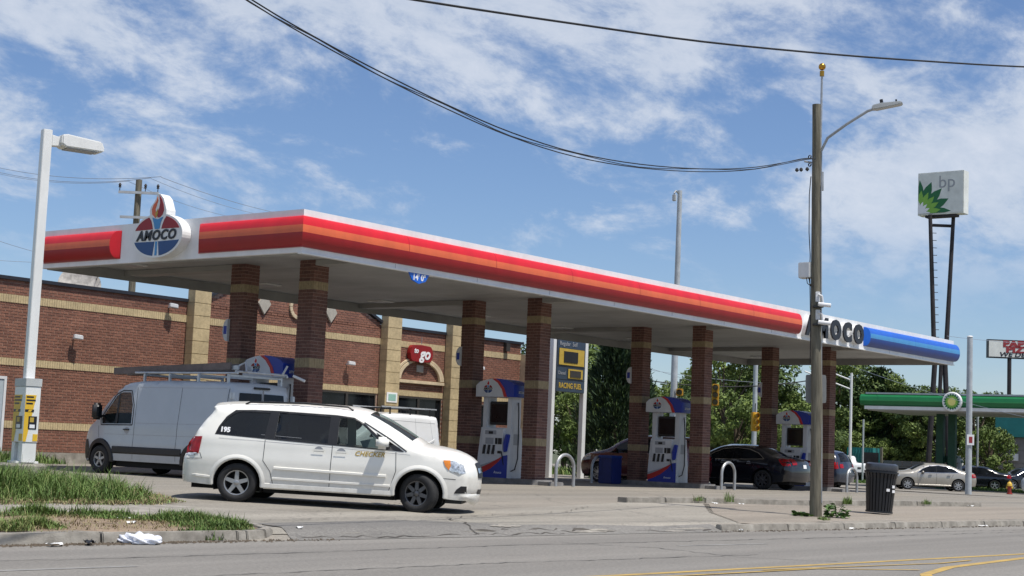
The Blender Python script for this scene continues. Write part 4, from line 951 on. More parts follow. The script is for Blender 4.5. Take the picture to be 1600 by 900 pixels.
# ---- white minivan
def minivan():
    r=thing('minivan','white taxi minivan turning out of the station driveway in the foreground','minivan',(17.98,19.71,0))
    top=[(-.97,.30),(-1.0,.50),(-.97,.78),(-.90,.82),(-.86,1.02),(-.74,1.28),(-.52,1.57),(-.56,1.63),(-.46,1.665),(-.2,1.70),(.5,1.735),(1.2,1.74),(1.75,1.715),(2.10,1.635),(2.55,1.40),(2.98,1.135),(3.12,1.115),(3.42,1.07),(3.66,.985),(3.83,.87),(3.89,.74),(3.91,.60),(3.89,.42),(3.86,.37),(3.90,.31),(3.84,.25)]
    c=Car(r,top,3.078,.27,.335,rr=.15,w0=.985,belt=1.08,tumble=.30,nose=(3.0,1.05,.26),tail=(-.2,.8,.10),crown=.06,bf=.13,br=.08,arch=1.235,lod=.09,it=1)
    winR=[(-.40,1.165),(.42,1.125),(.47,1.57),(.0,1.57),(-.12,1.54),(-.24,1.45),(-.36,1.27)]
    winS=[(.60,1.135),(1.50,1.10),(1.50,1.56),(.62,1.585)]
    winF=[(1.66,1.095),(2.42,1.06),(2.36,1.20),(2.00,1.50),(1.86,1.555),(1.66,1.56)]
    blk=[(.45,1.12),(.60,1.12),(.62,1.60),(.49,1.60)]
    blk2=[(1.50,1.085),(1.66,1.08),(1.66,1.585),(1.50,1.585)]
    tri=[(2.42,1.05),(2.80,1.03),(2.72,1.09),(2.30,1.34),(2.37,1.20)]
    w=lambda x,z:x>2.02 and z>1.14
    rw=lambda x,z:x<-.50 and 1.08<z<1.54
    c.body('minivan',holes=[winR,winS,winF],wscr=w,rscr=rw,glass='glass',rglass='tint')
    for p_,gm in ((winR,'tint'),(winS,'tint'),(winF,'glass')): c.skin('side_window',p_,gm,-.008,ring=False)
    for p_ in (tri,): c.skin('pillar_trim',p_,'black',.004,ring=False)
    band=[(-.43,1.15),(.5,1.11),(1.5,1.075),(2.45,1.04),(2.46,1.18),(2.10,1.47),(1.90,1.575),(1.6,1.60),(.6,1.615),(.2,1.61),(-.13,1.59),(-.27,1.47),(-.38,1.29)]
    c.skin('window_band',band,'black',.003,ring=False,holes=[winR,winS,winF])
    c.seam([(2.08,1.50),(2.55,1.235),(2.84,1.04)],.02,'black',.004,name='window_trim')
    c.seam([(.44,1.10),(.43,.74),(.56,.56),(.62,.34),(.62,.29)]); c.seam([(1.585,1.07),(1.57,.29)]); c.seam([(2.66,1.02),(2.68,.70),(2.56,.30)]); c.seam([(3.45,.62),(3.68,.61)]); c.seam([(-.66,.82),(-.62,.72),(-.95,.70)]); 
    c.bar('side_moulding',[(.62,.625),(2.52,.60)],.055,.022,'minivan'); c.bar('sill_crease',[(.60,.445),(2.60,.435)],.05,.014,'minivan'); c.bar('sill_cover',[(.46,.315),(2.62,.315)],.11,.014,'minivan')
    c.bar('bumper_crease',[(-.95,.44),(-.45,.41)],.05,.02,'minivan')
    c.seam([(.36,1.185),(1.05,1.165)],.004,'print_g',.0028)
    c.seam([(-.35,1.09),(1.4,1.045),(2.9,.985)],.006,'print_g',.001,name='body_line')
    c.handle(1.36,.965,'minivan'); c.handle(1.74,.955,'minivan')
    c.mirror(2.44,1.13,'minivan',(.21,.22,.21))
    # flared arch lips
    for xc in (0,3.078):
        for sd in (1,-1):
            P=[];gg=G(); n=18
            for k in range(n+1):
                an=-.12+(PI+.24)*k/n
                for q,(dr,dy) in enumerate(((-.008,-.05),(-.008,.018),(.028,.020),(.075,.004))):
                    x=xc+(c.ar+dr)*math.cos(an); z=.335+(c.ar+dr)*math.sin(an); P.append((x,sd*(c.at(x,max(z,.3))+dy),z))
            gg.add(P,[(k*4+q,k*4+q+1,k*4+q+5,k*4+q+4) for k in range(n) for q in range(3)]); gg.build('arch_lip','minivan',r,smooth='all')
    # lamps
    c.skin('tail_lamp',[(-.93,.79),(-.68,.80),(-.64,1.10),(-.82,1.09),(-.89,.98)],'rlens',.008,ring=False,step=.05)
    c.skin('reverse_lens',[(-.92,.77),(-.76,.76),(-.70,.815),(-.90,.80)],'hlens',.010,ring=False,step=.05)
    c.skin('headlamp',[(3.46,.93),(3.49,.84),(3.59,.75),(3.73,.70),(3.835,.73),(3.79,.86),(3.64,.93)],'hlens',.008,ring=False,step=.04)
    c.skin('indicator',[(3.46,.93),(3.49,.84),(3.56,.765),(3.59,.84),(3.57,.935)],'amber',.012,ring=False,step=.04)
    c.skin('fog_recess',[(3.66,.37),(3.70,.44),(3.77,.50),(3.86,.50),(3.86,.38)],'black',.006,ring=False,step=.04)
    c.patch('grille',lambda x,z:x>3.5 and .60<z<.84,-.52,.52,'black',.012)
    for dz in (.66,.74,.81): c.patch('grille_bar',lambda x,z,dz=dz:x>3.5 and dz-.05<z<dz+.05,-.50,.50,'chrome',.018) if dz==.74 else None
    c.patch('lower_grille',lambda x,z:x>3.5 and .40<z<.52,-.45,.45,'black',.008)
    G().box(3.5,-.72,.19,3.78,.72,.27).build('chin_flap','black',r)
    # roof rails, wipers, aerial
    for sd in (1,-1):
        G().tube([(.0,sd*.70,1.70),(.08,sd*.70,1.745),(1.0,sd*.70,1.775),(1.75,sd*.68,1.755),(1.85,sd*.68,1.70)],.018,6).build('roof_rail','black',r,smooth=True)
    G().tube([(2.86,-.1,1.20),(2.72,-.55,1.27)],.010,5).build('wiper','black',r); G().tube([(2.9,.6,1.17),(2.74,.1,1.29)],.010,5).build('wiper','black',r)
    c.seats((-.1,.85,1.75))
    G().box(2.35,-.75,.85,2.75,.75,1.02).build('dashboard','int',r,bevel=.05)
    G().lathe([(.17,0),(.19,.012),(.17,.024)],(2.28,.38,1.02),(-1,0,.45),20).build('steering_wheel','black',r)
    G().prism([(1.85,1.06),(2.35,1.08),(2.30,1.26),(2.12,1.42),(1.95,1.36),(2.05,1.24),(1.80,1.17)],(0,.55,0),(1,0,0),(0,0,1),(0,1,0),0,.02).build('paper_folder','cabin',r)
    y=-c.at(-.1,1.22)-.0
    text('number_decal','195',.115,(-.26,-c.at(-.15,1.24)-.006,1.235),(1,0,-.03),(0,.30,1),(0,-1,.3),'print_w',r,.004,bold=.006)
    text('name_decal','CHECKER',.115,(2.22,-c.at(2.2,.96)-.004,.955),(1,0,0),(0,0,1),(0,-1,0),'dyel',r,.003,shear=.3,bold=.002)
    for xc,st,sp,rm in ((0,0,5,'alloy'),(3.078,-.38,7,'dalloy')):
        for sd in (1,-1): wheel(r,xc,sd*.87,.335,.225,st,sp,rm,.645)
    return r
mv=minivan()
A=Vector((17.98,19.71,g(17.98,19.71))); B=Vector((19.74,17.12,g(19.74,17.12)))
hd=(B-A).normalized(); lf=Vector((-hd.y,hd.x,0)).normalized()
o_=A+lf*.985; pit=-math.asin(hd.z)
mv.location=o_+Vector((-.616,.787,0))*.05; mv.scale=(1,1,.967); mv.rotation_euler=Matrix(((hd.x,lf.x,-hd.z*hd.x),(hd.y,lf.y,-hd.z*hd.y),(hd.z,0,1))).normalized().to_euler()

# ---- silver-grey cargo van under the canopy, nose away
def cargo_van():
    r=thing('cargo_van','silver-grey cargo van with roof rack parked beside the leftmost brick columns','van',(24.40,27.10,g(24,27)),PI/2)
    top=[(-1.0,.38),(-1.02,.60),(-.99,.9),(-.97,1.6),(-.92,2.28),(-.80,2.36),(1.2,2.39),(2.55,2.36),(2.95,2.24),(3.35,1.86),(3.85,1.34),(4.12,1.22),(4.32,1.05),(4.42,.72),(4.44,.45),(4.34,.28)]
    c=Car(r,top,3.45,.34,.355,rr=.13,w0=1.01,belt=1.2,tumble=.10,nose=(3.2,1.2,.30),tail=(-.7,.4,.03),crown=.03,bf=.16,br=.02,arch=1.2,lod=.14,it=1)
    win=[(2.35,1.28),(3.42,1.26),(3.46,1.38),(3.0,1.98),(2.80,2.07),(2.50,2.07),(2.38,1.75)]
    c.body('pmv',holes=[win],wscr=lambda x,z:x>2.8 and z>1.36,glass='glass')
    c.skin('side_window',win,'glass',-.01,ring=False); c.skin('window_divider',[(2.86,1.27),(2.93,1.27),(2.93,2.03),(2.86,2.05)],'black',.004,ring=False)
    c.seam([(2.30,1.25),(3.46,1.23),(3.50,1.38),(3.03,2.01),(2.80,2.11),(2.48,2.11),(2.33,1.75),(2.30,1.25)],.03,'black',.003,name='window_trim')
    c.seam([(2.22,.40),(2.22,1.3),(2.28,2.2)]); c.seam([(.70,.40),(.70,2.2)]); c.seam([(3.52,.9),(3.56,1.2)]); c.seam([(-.86,.6),(-.86,2.2)])
    c.seam([(-.8,2.20),(2.2,2.20)],.012,'print_g',.001,name='body_line'); c.seam([(-.8,1.32),(2.2,1.30)],.012,'print_g',.001,name='body_line'); c.seam([(-.8,1.02),(3.3,1.0)],.012,'print_g',.001,name='body_line')
    c.bar('side_panel_moulding',[(.50,.62),(2.95,.62)],.20,.025,'black')
    for xc in (0,3.45):
        for sd in (1,-1):
            P=[];gg=G(); n=16
            for k in range(n+1):
                an=-.1+(PI+.2)*k/n
                for dr,dy in ((-.01,-.04),(-.01,.03),(.09,.03),(.11,.0)):
                    x=xc+(c.ar+dr)*math.cos(an); z=.355+(c.ar+dr)*math.sin(an); P.append((x,sd*(c.at(min(x,4.3),max(z,.3))+dy),z))
            gg.add(P,[(k*4+q,k*4+q+1,k*4+q+5,k*4+q+4) for k in range(n) for q in range(3)]); gg.build('arch_lip','black',r)
    c.skin('front_bumper',[(3.95,.36),(4.38,.36),(4.40,.80),(4.10,.86),(3.98,.7)],'black',.012,ring=False)
    c.handle(2.36+.12,1.12,'black'); 
    c.mirror(3.42,1.50,'black',(.16,.24,.42),out=.20)
    # rear doors
    c.patch('rear_glass',lambda x,z:x<-.8 and 1.66<z<2.14,-.86,-.03,'dglass',.012); c.patch('rear_glass',lambda x,z:x<-.8 and 1.66<z<2.14,.03,.86,'dglass',.012)
    for t in (-1,1): 
        c.patch('tail_lamp',lambda x,z:x<-.8 and 1.0<z<1.5,t*.90,t*.99,'rlens',.014)
        for z in (.8,1.95): G().box(-1.03,t*.92-.05,z,-.95,t*.92+.05,z+.16).build('door_hinge','alum',r,bevel=.015)
    G().box(-1.012,-.004,.5,-.975,.004,2.2).build('door_gap','print_g',r)
    G().box(-.985,-.25,2.225,-.90,.25,2.275).build('brake_lamp_bar','black',r,bevel=.02)
    G().box(-1.10,-.95,.40,-.95,.95,.58).build('rear_bumper','black',r,bevel=.03)
    # roof rack
    for x in (-.7,.3,1.3,2.2):
        G().box(x-.03,-.82,2.50,x+.03,.82,2.55).build('rack_bar','alum',r)
        for sd in (1,-1): G().box(x-.025,sd*.80-.025,2.30,x+.025,sd*.80+.025,2.52).build('rack_foot','alum',r)
    for sd in (1,-1): G().tube([(-.95,sd*.76,2.58),(2.6,sd*.76,2.58)],.028,8).build('rack_rail','alum',r)
    G().tube([(-.9,-.78,2.62),(-.9,.78,2.62)],.03,8).build('rack_roller','alum',r)
    G().tube([(-1.0,.55,2.62),(-.85,.45,2.86),(-.70,.5,2.78)],.025,6).build('ladder_clamp','alum',r); G().tube([(-.95,-.6,2.62),(-1.05,-.65,2.85)],.025,6).build('ladder_clamp','alum',r); G().tube([(-1.0,-.9,2.62),(-1.28,-1.0,2.5)],.035,6).build('ladder_lever','plast',r)
    for x,y,z in ((3.45,.90,0),(3.45,-.90,0),(0,.90,0),(0,-.90,0)): wheel(r,x,y,.355,.22,0,5,'alloy',.56)
    r.scale=(1,1,.93)
    c.seats((2.35,),1.45)
    G().box(3.0,-.8,.95,3.6,.8,1.20).build('dashboard','int',r,bevel=.05)
    G().box(2.05,-.9,.4,2.10,.9,2.2).build('bulkhead','int',r)
    return r
cv=cargo_van()
# ladder is lifted on and off, so it stands on its own
th=thing('extension_ladder','long dark fibreglass ladder tied to the roof rack of the silver-grey cargo van','ladder',(24.40-.45,27.10,g(24,27)+2.46),PI/2,rx=0,ry=.030)
for y in (-.2,.2):
    G().box(-.6,y-.02,0,3.55,y+.02,.17).build('rail','ladder',th,bevel=.01)
    G().box(-.8,y-.05-.02,.0,3.2,y-.05+.02,.10).build('rail','alum',th,bevel=.01)
for k in range(12): G().tube([(-.4+k*.33,-.2,.08),(-.4+k*.35,.2,.08)],.016,6).build('rung','alum',th)

# ---- white small van by the store
def small_van():
    r=thing('delivery_van','bright white small van with ladder rack parked in front of the store window','van',(41.6,37.05,g(41,36)),PI)
    top=[(-.85,.34),(-.88,.6),(-.86,1.1),(-.78,1.80),(-.66,1.86),(1.0,1.88),(2.0,1.85),(2.35,1.74),(3.05,1.22),(3.5,1.10),(3.78,.92),(3.86,.60),(3.80,.28)]
    c=Car(r,top,3.06,.30,.33,rr=.14,w0=.92,belt=1.05,tumble=.16,nose=(2.7,1.2,.28),tail=(-.4,.5,.05),crown=.04,bf=.15,br=.03,lod=.16,it=1)
    win=[(1.75,1.12),(2.75,1.10),(2.35,1.58),(1.8,1.62)]
    c.body('tcv',holes=[win],wscr=lambda x,z:x>2.2 and z>1.26,glass='dglass')
    c.skin('side_window',win,'dglass',-.01,ring=False)
    c.seam([(1.62,.35),(1.62,1.7)],.012,'print_g'); c.seam([(.45,.35),(.45,1.75)],.012,'print_g'); c.seam([(-.4,.9),(-.3,1.7)],.012,'print_g'); c.seam([(-.55,1.62),(1.6,1.66)],.014,'print_g',name='body_line')
    c.bar('waist_crease',[(-.45,1.08),(-.2,.98),(1.6,.98)],.10,.012,'tcv')
    c.handle(.60,.98,'tcv'); c.mirror(2.5,1.12,'black')
    c.skin('tail_lamp',[(-.84,1.05),(-.74,1.05),(-.70,1.6),(-.78,1.6)],'rlens',.006,ring=False)
    c.skin('headlamp',[(3.3,.86),(3.68,.80),(3.62,1.0),(3.3,1.02)],'hlens',.006,ring=False)
    for x in (-.4,.6,1.6):
        G().box(x-.025,-.72,2.02,x+.025,.72,2.06).build('rack_bar','black',r)
        for sd in (1,-1): G().box(x-.02,sd*.70-.02,1.84,x+.02,sd*.70+.02,2.02).build('rack_foot','black',r)
    for sd in (1,-1): G().tube([(-.75,sd*.68,2.07),(2.0,sd*.68,2.07)],.025,6).build('rack_rail','alum',r)
    G().tube([(-.72,-.70,1.98),(-.80,-.74,1.80),(-.62,-.98,1.62)],.022,6).build('rack_handle','black',r); G().box(-.80,-1.02,1.58,-.44,-.95,1.64).build('handle_grip','black',r)
    for x,y in ((3.06,.80),(3.06,-.80),(0,.80),(0,-.80)): wheel(r,x,y,.33,.2,0,7,'alloy',.6)
    r.scale=(1.05,1.0,1.10)
    return r
sv=small_van()

def sedan(name,label,cat,mt,loc,rz,top,wb,win,w,rw,R=.33,w0=.90,rimmat='alloy',spokes=10,tail=None,head=None,seams=(),double=False,belt=.92,rr=.15,z=None,glass='dglass',hx=(),plate=None,trim=None,tumble=.42,taillabel=None):
    r=thing(name,label,cat,(loc[0],loc[1],g(*loc) if z is None else z),rz)
    c=Car(r,top,wb,.26,R,rr=rr,w0=w0,belt=belt,tumble=tumble,nose=(wb-.2,1.15,.26),tail=(-.3,.9,.14),crown=.05,bf=.18,br=.10,lod=.15,it=2)
    c.body(mt,holes=[win],wscr=w,rscr=rw,glass=glass,tg=.82)
    c.skin('side_window',win,glass,-.006,ring=False)
    if trim: c.seam(win+[win[0]],.022,trim,.006,name='window_trim')
    for s_ in seams: c.seam(s_)
    for x in hx: c.handle(x,belt-.06,mt)
    mx=max(p[0] for p in win)-.28
    c.mirror(mx,belt+.08,mt,(.14,.2,.14),out=.10)
    if tail: c.skin('tail_lamp',tail,'rlens',.010,ring=False,step=.08)
    if head: c.skin('headlamp',head,'hlens',.008,ring=False,step=.08)
    if tail:
        z0=min(q[1] for q in tail)+.03; z1=max(q[1] for q in tail)-.02
        for s0,s1 in ((-.98,-.66),(.66,.98)): c.patch('rear_lamp',lambda x,zz:x<-.3 and z0<zz<z1,s0,s1,'rlens',.012)
    c.patch('number_plate',lambda x,zz:x<-.5 and .74<zz<.90,-.16,.16,'print_w',.014)
    c.bar('sill_cover',[(R*1.25,.30),(wb-R*1.25,.30)],.09,.012,mt)
    for xc in (0,wb):
        for sd in (1,-1): wheel(r,xc,sd*(w0-.105),R,.21,0,spokes,rimmat,.68,double)
    return r
sed_top=[(-1.02,.32),(-1.08,.55),(-1.06,.78),(-1.0,1.02),(-.55,1.10),(-.25,1.13),(.20,1.35),(.55,1.46),(1.2,1.50),(1.75,1.46),(2.15,1.30),(2.62,1.04),(3.2,.98),(3.65,.86),(3.85,.66),(3.88,.45),(3.80,.25)]
sed_win=[(-.02,1.04),(1.2,1.00),(2.30,.99),(2.0,1.22),(1.62,1.38),(1.1,1.42),(.62,1.38),(.25,1.24)]
sedan('black_sedan','shiny black sedan parked nose away between the third and rightmost pump islands','car','blackcar',(50.25,27.0),PI/2,
   [(p[0]*1.02,p[1]*1.03) for p in sed_top],2.87,[(-.05,1.08),(1.2,1.03),(2.35,1.02),(2.05,1.24),(1.65,1.40),(1.1,1.45),(.6,1.41),(.22,1.28)],lambda x,z:x>1.7 and z>1.10,lambda x,z:-.3<x<.55 and z>1.19,R=.35,w0=.955,
   rimmat='dalloy',spokes=8,tail=[(-1.05,.86),(-.80,.86),(-.58,1.10),(-.72,1.12),(-.98,1.08)],head=[(3.3,.78),(3.75,.70),(3.66,.88),(3.3,.92)],seams=[[(1.25,.30),(1.22,1.42)],[(.28,1.0),(.42,.72)],[(2.30,.30),(2.33,.98)]],belt=.98,hx=(.55,1.6),trim='chrome')
sedan('silver_sedan','champagne silver sedan driving on the side street behind the black street bin','car','goldcar',(86.3,34.9),math.radians(127),sed_top,2.85,sed_win,lambda x,z:x>1.7 and z>1.08,lambda x,z:-.3<x<.55 and z>1.17,R=.33,w0=.89,
   spokes=7,z=-.105,tail=[(-1.04,.80),(-.76,.80),(-.70,1.0),(-.98,1.0)],head=[(3.3,.74),(3.75,.66),(3.66,.84),(3.3,.86)],seams=[[(1.25,.30),(1.22,1.38)],[(.28,.95),(.42,.70)],[(2.28,.30),(2.30,.96)]],hx=(.55,1.6),trim='chrome')
suv_top=[(-.95,.34),(-1.0,.58),(-.98,.86),(-.93,1.05),(-.80,1.42),(-.62,1.60),(-.2,1.67),(.8,1.70),(1.5,1.66),(1.95,1.50),(2.45,1.16),(3.0,1.08),(3.5,.95),(3.68,.72),(3.70,.45),(3.60,.27)]
suv_win=[(-.55,1.15),(.8,1.09),(2.2,1.06),(1.85,1.38),(1.4,1.55),(.6,1.58),(-.2,1.55),(-.45,1.35)]
sedan('red_crossover','dark red crossover parked nose away behind the blue bin and the third pump island','car','redcar',(46.95,29.1),PI/2,suv_top,2.70,suv_win,lambda x,z:x>1.5 and z>1.20,lambda x,z:x<-.55 and 1.12<z<1.56,R=.34,w0=.92,
   spokes=6,double=True,tail=[(-.95,.90),(-.72,.90),(-.70,1.22),(-.86,1.22)],head=[(3.05,.80),(3.55,.74),(3.48,.92),(3.05,.98)],seams=[[(1.05,.30),(1.05,1.58)],[(2.10,.30),(2.12,1.05)],[(.1,1.1),(.3,.7)]],belt=1.05,rimmat='alloy')
sedan('navy_suv','dark navy suv with its tail showing right of the rightmost brick column pair','car','navysuv',(63.6,31.6),PI/2+.02,suv_top,2.70,suv_win,lambda x,z:x>1.5 and z>1.20,lambda x,z:x<-.55 and 1.12<z<1.56,R=.34,w0=.93,
   spokes=6,tail=[(-.96,.90),(-.70,.90),(-.68,1.20),(-.86,1.20)],head=[(3.05,.80),(3.55,.74),(3.48,.92),(3.05,.98)],seams=[[(1.05,.30),(1.05,1.58)]],belt=1.05,z=.08)
sedan('black_hatchback','low black coupe parked behind the fire hydrant at the right','car','blackcar',(98.6,37.3),math.radians(118),sed_top,2.85,sed_win,lambda x,z:x>1.7 and z>1.08,lambda x,z:-.3<x<.55 and z>1.17,R=.34,w0=.93,
   spokes=5,z=-.12,tail=[(-1.04,.80),(-.76,.80),(-.70,1.0),(-.98,1.0)],head=[(3.3,.74),(3.75,.66),(3.66,.84),(3.3,.86)])
sedan('black_saloon','black saloon partly behind the low black coupe at the right edge','car','blackcar',(104.5,36.0),math.radians(140),sed_top,2.85,sed_win,lambda x,z:x>1.7 and z>1.08,lambda x,z:-.3<x<.55 and z>1.17,R=.34,w0=.93,spokes=5,z=-.12)
sedan('pale_blue_car','pale blue-grey car cut off by the right edge beside the yellow hydrant','car','pale',(90.3,28.9),math.radians(143),suv_top,2.70,suv_win,lambda x,z:x>1.5 and z>1.20,lambda x,z:x<-.55 and 1.12<z<1.56,R=.34,w0=.92,spokes=5,z=-.12,
   tail=[(-.95,.90),(-.72,.90),(-.70,1.22),(-.86,1.22)],belt=1.05)
# pickup, tail towards us
def pickup():
    r=thing('pickup_truck','white pickup truck with red tail lamps standing beyond the rightmost column, left of the bin','pickup',(106.1,50.75,-.12),math.radians(55))
    top=[(-1.1,.55),(-1.12,.75),(-1.10,1.28),(-1.02,1.36),(.85,1.38),(.90,1.80),(1.1,1.90),(2.3,1.88),(2.75,1.42),(3.9,1.28),(4.2,1.05),(4.25,.6),(4.15,.4)]
    c=Car(r,top,3.4,.42,.40,rr=.10,w0=.98,belt=1.3,tumble=.2,nose=(3.3,1.1,.2),tail=(-.9,.4,.03),crown=.03,bf=.1,br=.02,lod=.2,it=1)
    win=[(1.05,1.42),(2.55,1.40),(2.2,1.74),(1.1,1.78)]
    c.body('tcv',holes=[win],wscr=lambda x,z:x>2.2 and z>1.45,glass='dglass'); c.skin('side_window',win,'dglass',-.01,ring=False)
    for t in (-1,1): c.patch('tail_lamp',lambda x,z:x<-.8 and .85<z<1.28,t*.80,t*.98,'rlens',.02)
    G().box(-1.25,-.95,.50,-1.08,.95,.72).build('rear_bumper','black',r,bevel=.03); G().box(-1.16,-.14,.98,-1.11,.14,1.08).build('tailgate_handle','black',r)
    for x,y in ((3.4,.85),(3.4,-.85),(0,.85),(0,-.85)): wheel(r,x,y,.40,.26,0,5,'alloy',.6)
pickup()

# ================================================================ POLES, LAMPS, SIGNS
lp=thing('lamp_post','tall white square lamp post with yellow and white poster sleeve at the left','lamp post',(16.0,22.95,g(16,23)))
lp.rotation_euler=(0,0,-.27)
b=G(); b.lathe([(.0,.42),(.36,.42),(.40,.38),(.41,-.3)],(0,0,0),(0,0,1),28); b.build('concrete_base','conc',lp,smooth=True)
G().box(-.20,-.20,.42,.20,.20,.46).build('base_plate','wpaint',lp,bevel=.005)
G().box(-.078,-.078,.46,.078,.078,6.20).build('post','wpaint',lp,bevel=.008)
G().prism([(0,-.10),(.22,-.08),(.22,.06),(0,.10)],(.078,0,6.02),(1,0,0),(0,0,1),(0,1,0),-.07,.07).build('arm','wpaint',lp,bevel=.01)
hd_=G(); hd_.prism([(.20,-.07),(.28,-.12),(.96,-.12),(.98,-.06),(.92,.06),(.30,.11),(.20,.09)],(0.02,0,6.04),(1,0,0),(0,0,1),(0,1,0),-.19,.19); hh=hd_.build('lamp_head','wpaint',lp,bevel=.02)
G().box(.34,-.15,5.905,.88,.15,5.915).build('lamp_lens','print_g',hh)
# poster sleeve, slanted print
sl=G().box(-.13,-.27,.78,.13,.27,1.72).build('poster_sleeve','wpaint',lp,bevel=.004)
for U,N,hw_,dd in (((1,0,0),(0,-1,0),.13,.27),((0,-1,0),(-1,0,0),.27,.13)):
    U=Vector(U);N=Vector(N); f=hw_/.25
    def pp(pts,mt,n0=.0005,n1=.004): G().prism([(a*f,b) for a,b in pts],(0,0,0),U,(0,0,1),N,dd+n0,dd+n1).build('print',mt,sl)
    pp([(-.24,.79),(-.14,.79),(.12,1.58),(-.24,1.58)],'yellow'); pp([(.08,.80),(.24,.80),(.24,.92),(.08,.92)],'yellow')
    for z,w in ((1.53,.24),(1.475,.31),(1.42,.22)): pp([(-.21,z),(-.21+w,z),(-.21+w,z+.028),(-.21,z+.028)],'print_k',.0045,.006)
    pp([(-.23,1.29),(.06,1.29),(.07,1.335),(-.23,1.335)],'print_k',.0045,.006); pp([(-.14,1.295),(-.04,1.295),(-.0,1.33),(-.10,1.33)],'yellow',.0065,.008)
    pp([(-.10,1.00),(.18,1.00),(.18,1.22),(-.10,1.22)],'print_k',.0045,.006); pp([(-.05,1.02),(.12,1.02),(.12,1.08),(-.05,1.08)],'print_w',.0065,.008); pp([(-.05,1.12),(.08,1.12),(.08,1.20),(-.05,1.20)],'dyel',.0065,.008)
G().box(-.14,-.28,1.725,.14,.28,1.86).build('sleeve_header','gbox',lp,bevel=.004)
for y in (-.19,.19): G().box(-.12,y-.07,.44,.12,y+.07,.775).build('sleeve_leg','wpaint',lp)

# foreground utility pole
px_,py_=29.85,15.05
up_=thing('utility_pole','weathered wooden utility pole on the right pavement carrying a street lamp arm','utility pole',(px_,py_,g(px_,py_)))
H_=8.76
rv=Vector((rt.x,rt.y,0)).normalized(); fv=Vector((fwd.x,fwd.y,0)).normalized()   # along / across the view
TILT=tuple(fv*-.021); up_.rotation_euler=TILT
gg=G(); pts=[];rr_=[]
for i in range(19):
    z=-.2+i*(H_+.2)/18; pts.append((.02*math.sin(z*1.3),.015*math.cos(z*1.1),z)); rr_.append(.130-.042*z/H_+random.uniform(-.002,.002))
gg.tube(pts,rr_,14); gg.build('trunk','wood',up_,smooth=True)
rv=Vector((rt.x,rt.y,0)).normalized(); fv=Vector((fwd.x,fwd.y,0)).normalized()   # along / across the road
def Q(a,b,z): return tuple(rv*a+fv*b+Vector((0,0,z)))
G().tube([Q(.09,0,7.15),Q(.10,0,7.75),Q(.22,-.1,8.02),Q(.6,-.25,8.30),Q(1.0,-.42,8.55),Q(1.15,-.47,8.60)],.030,8).build('lamp_arm','steel',up_,smooth=True)
G().tube([Q(.11,0,6.9),Q(.11,0,7.3)],.05,8).build('arm_bracket','steel',up_)
o_=Vector(Q(1.08,-.46,8.60)); d_=Vector(Q(1,-.35,.16)).normalized(); s_=Vector((0,0,1)).cross(d_).normalized(); u_=d_.cross(s_)
lh=G().prism([(0,-.03),(.10,-.055),(.60,-.05),(.65,-.02),(.60,.02),(.22,.06),(.03,.05)],o_,d_,u_,s_,-.11,.11).build('lamp_head','gbox',up_,bevel=.015)
G().tube([o_+d_*.22+u_*.05,o_+d_*.22+u_*.15],.035,10).build('photocell','black',lh); G().tube([o_+d_*.52+u_*.03,o_+d_*.52+u_*.09],.02,8).build('sensor','black',lh)
G().tube([Q(-.115,.0,7.2),Q(-.15,.0,6.8),Q(-.155,0,6.0),Q(-.13,0,5.5),Q(-.14,0,5.2),Q(-.12,0,4.0),Q(-.13,0,3.2)],.010,6).build('ground_wire','black',up_)
G().tube([Q(.10,-.06,.3),Q(.09,-.06,7.0)],.014,6).build('conduit','steel',up_)
for z in (7.62,7.45): G().lathe([(.03,0),(.045,.02),(.03,.05)],Q(-.13,0,z),(-1,0,0),10).build('insulator','black',up_)
G().tube([Q(-.1,0,7.50),Q(-.26,-.02,7.52)],.02,6).build('wire_bracket','steel',up_)
for dx in (-.20,-.33,-.42): G().lathe([(.0,0),(.03,.02),(.045,.06),(.0,.1)],Q(dx,-.03,7.42-.1*abs(dx)),(0,0,-1),8).build('splice','wire',up_)
bx=thing('equipment_box','grey metal equipment box on the left side of the wooden utility pole','box',(px_,py_,g(px_,py_))); bx.rotation_euler=TILT
def fb(nm,a0,a1,b0,b1,z0,z1,mt,par,bev=.01): return G().fbox((0,0,0),rv,(0,0,1),-fv,a0,a1,z0,z1,b0,b1).build(nm,mt,par,bevel=bev)
G().fbox((0,0,0),Vector(rv*.8-fv*.6),(0,0,1),Vector(-rv*.6-fv*.8),-.36,-.08,5.02,5.36,-.10,.12).build('enclosure','gbox',bx,bevel=.015)
G().fbox((0,0,0),Vector(rv*.8-fv*.6),(0,0,1),Vector(-rv*.6-fv*.8),-.35,-.09,5.03,5.35,.12,.15).build('door','plast',bx,bevel=.01)
for k in range(2): G().tube([Q(-.22+k*.05,-.05,5.02),Q(-.20+k*.05,-.05,4.9),Q(-.10,-.05,4.82)],.01,5).build('cable','black',bx)
for z in (4.50,4.12):
    cm=thing('street_camera','white street camera on the wooden utility pole, '+('upper of the two' if z>4.3 else 'lower of the two'),'camera',(px_,py_,g(px_,py_))); cm.rotation_euler=TILT
    fb('back_plate',-.04,.06,.10,.13,z-.0,z+.22,'plast',cm); G().tube([Q(.02,-.13,z+.16),Q(.08,-.2,z+.12),Q(.10,-.2,z-.02)],.022,8).build('neck','plast',cm)
    G().tube([Q(.0,-.2,z-.05),Q(.26,-.22,z-.08)],.045,10).build('camera_body','plast',cm,smooth=True); fb('bracket',-.10,.12,.08,.2,z-.12,z-.08,'black',cm,.004)
th=thing('back_of_road_sign','grey back of a rounded road sign mounted on the wooden utility pole','sign',(px_,py_,g(px_,py_))); th.rotation_euler=TILT
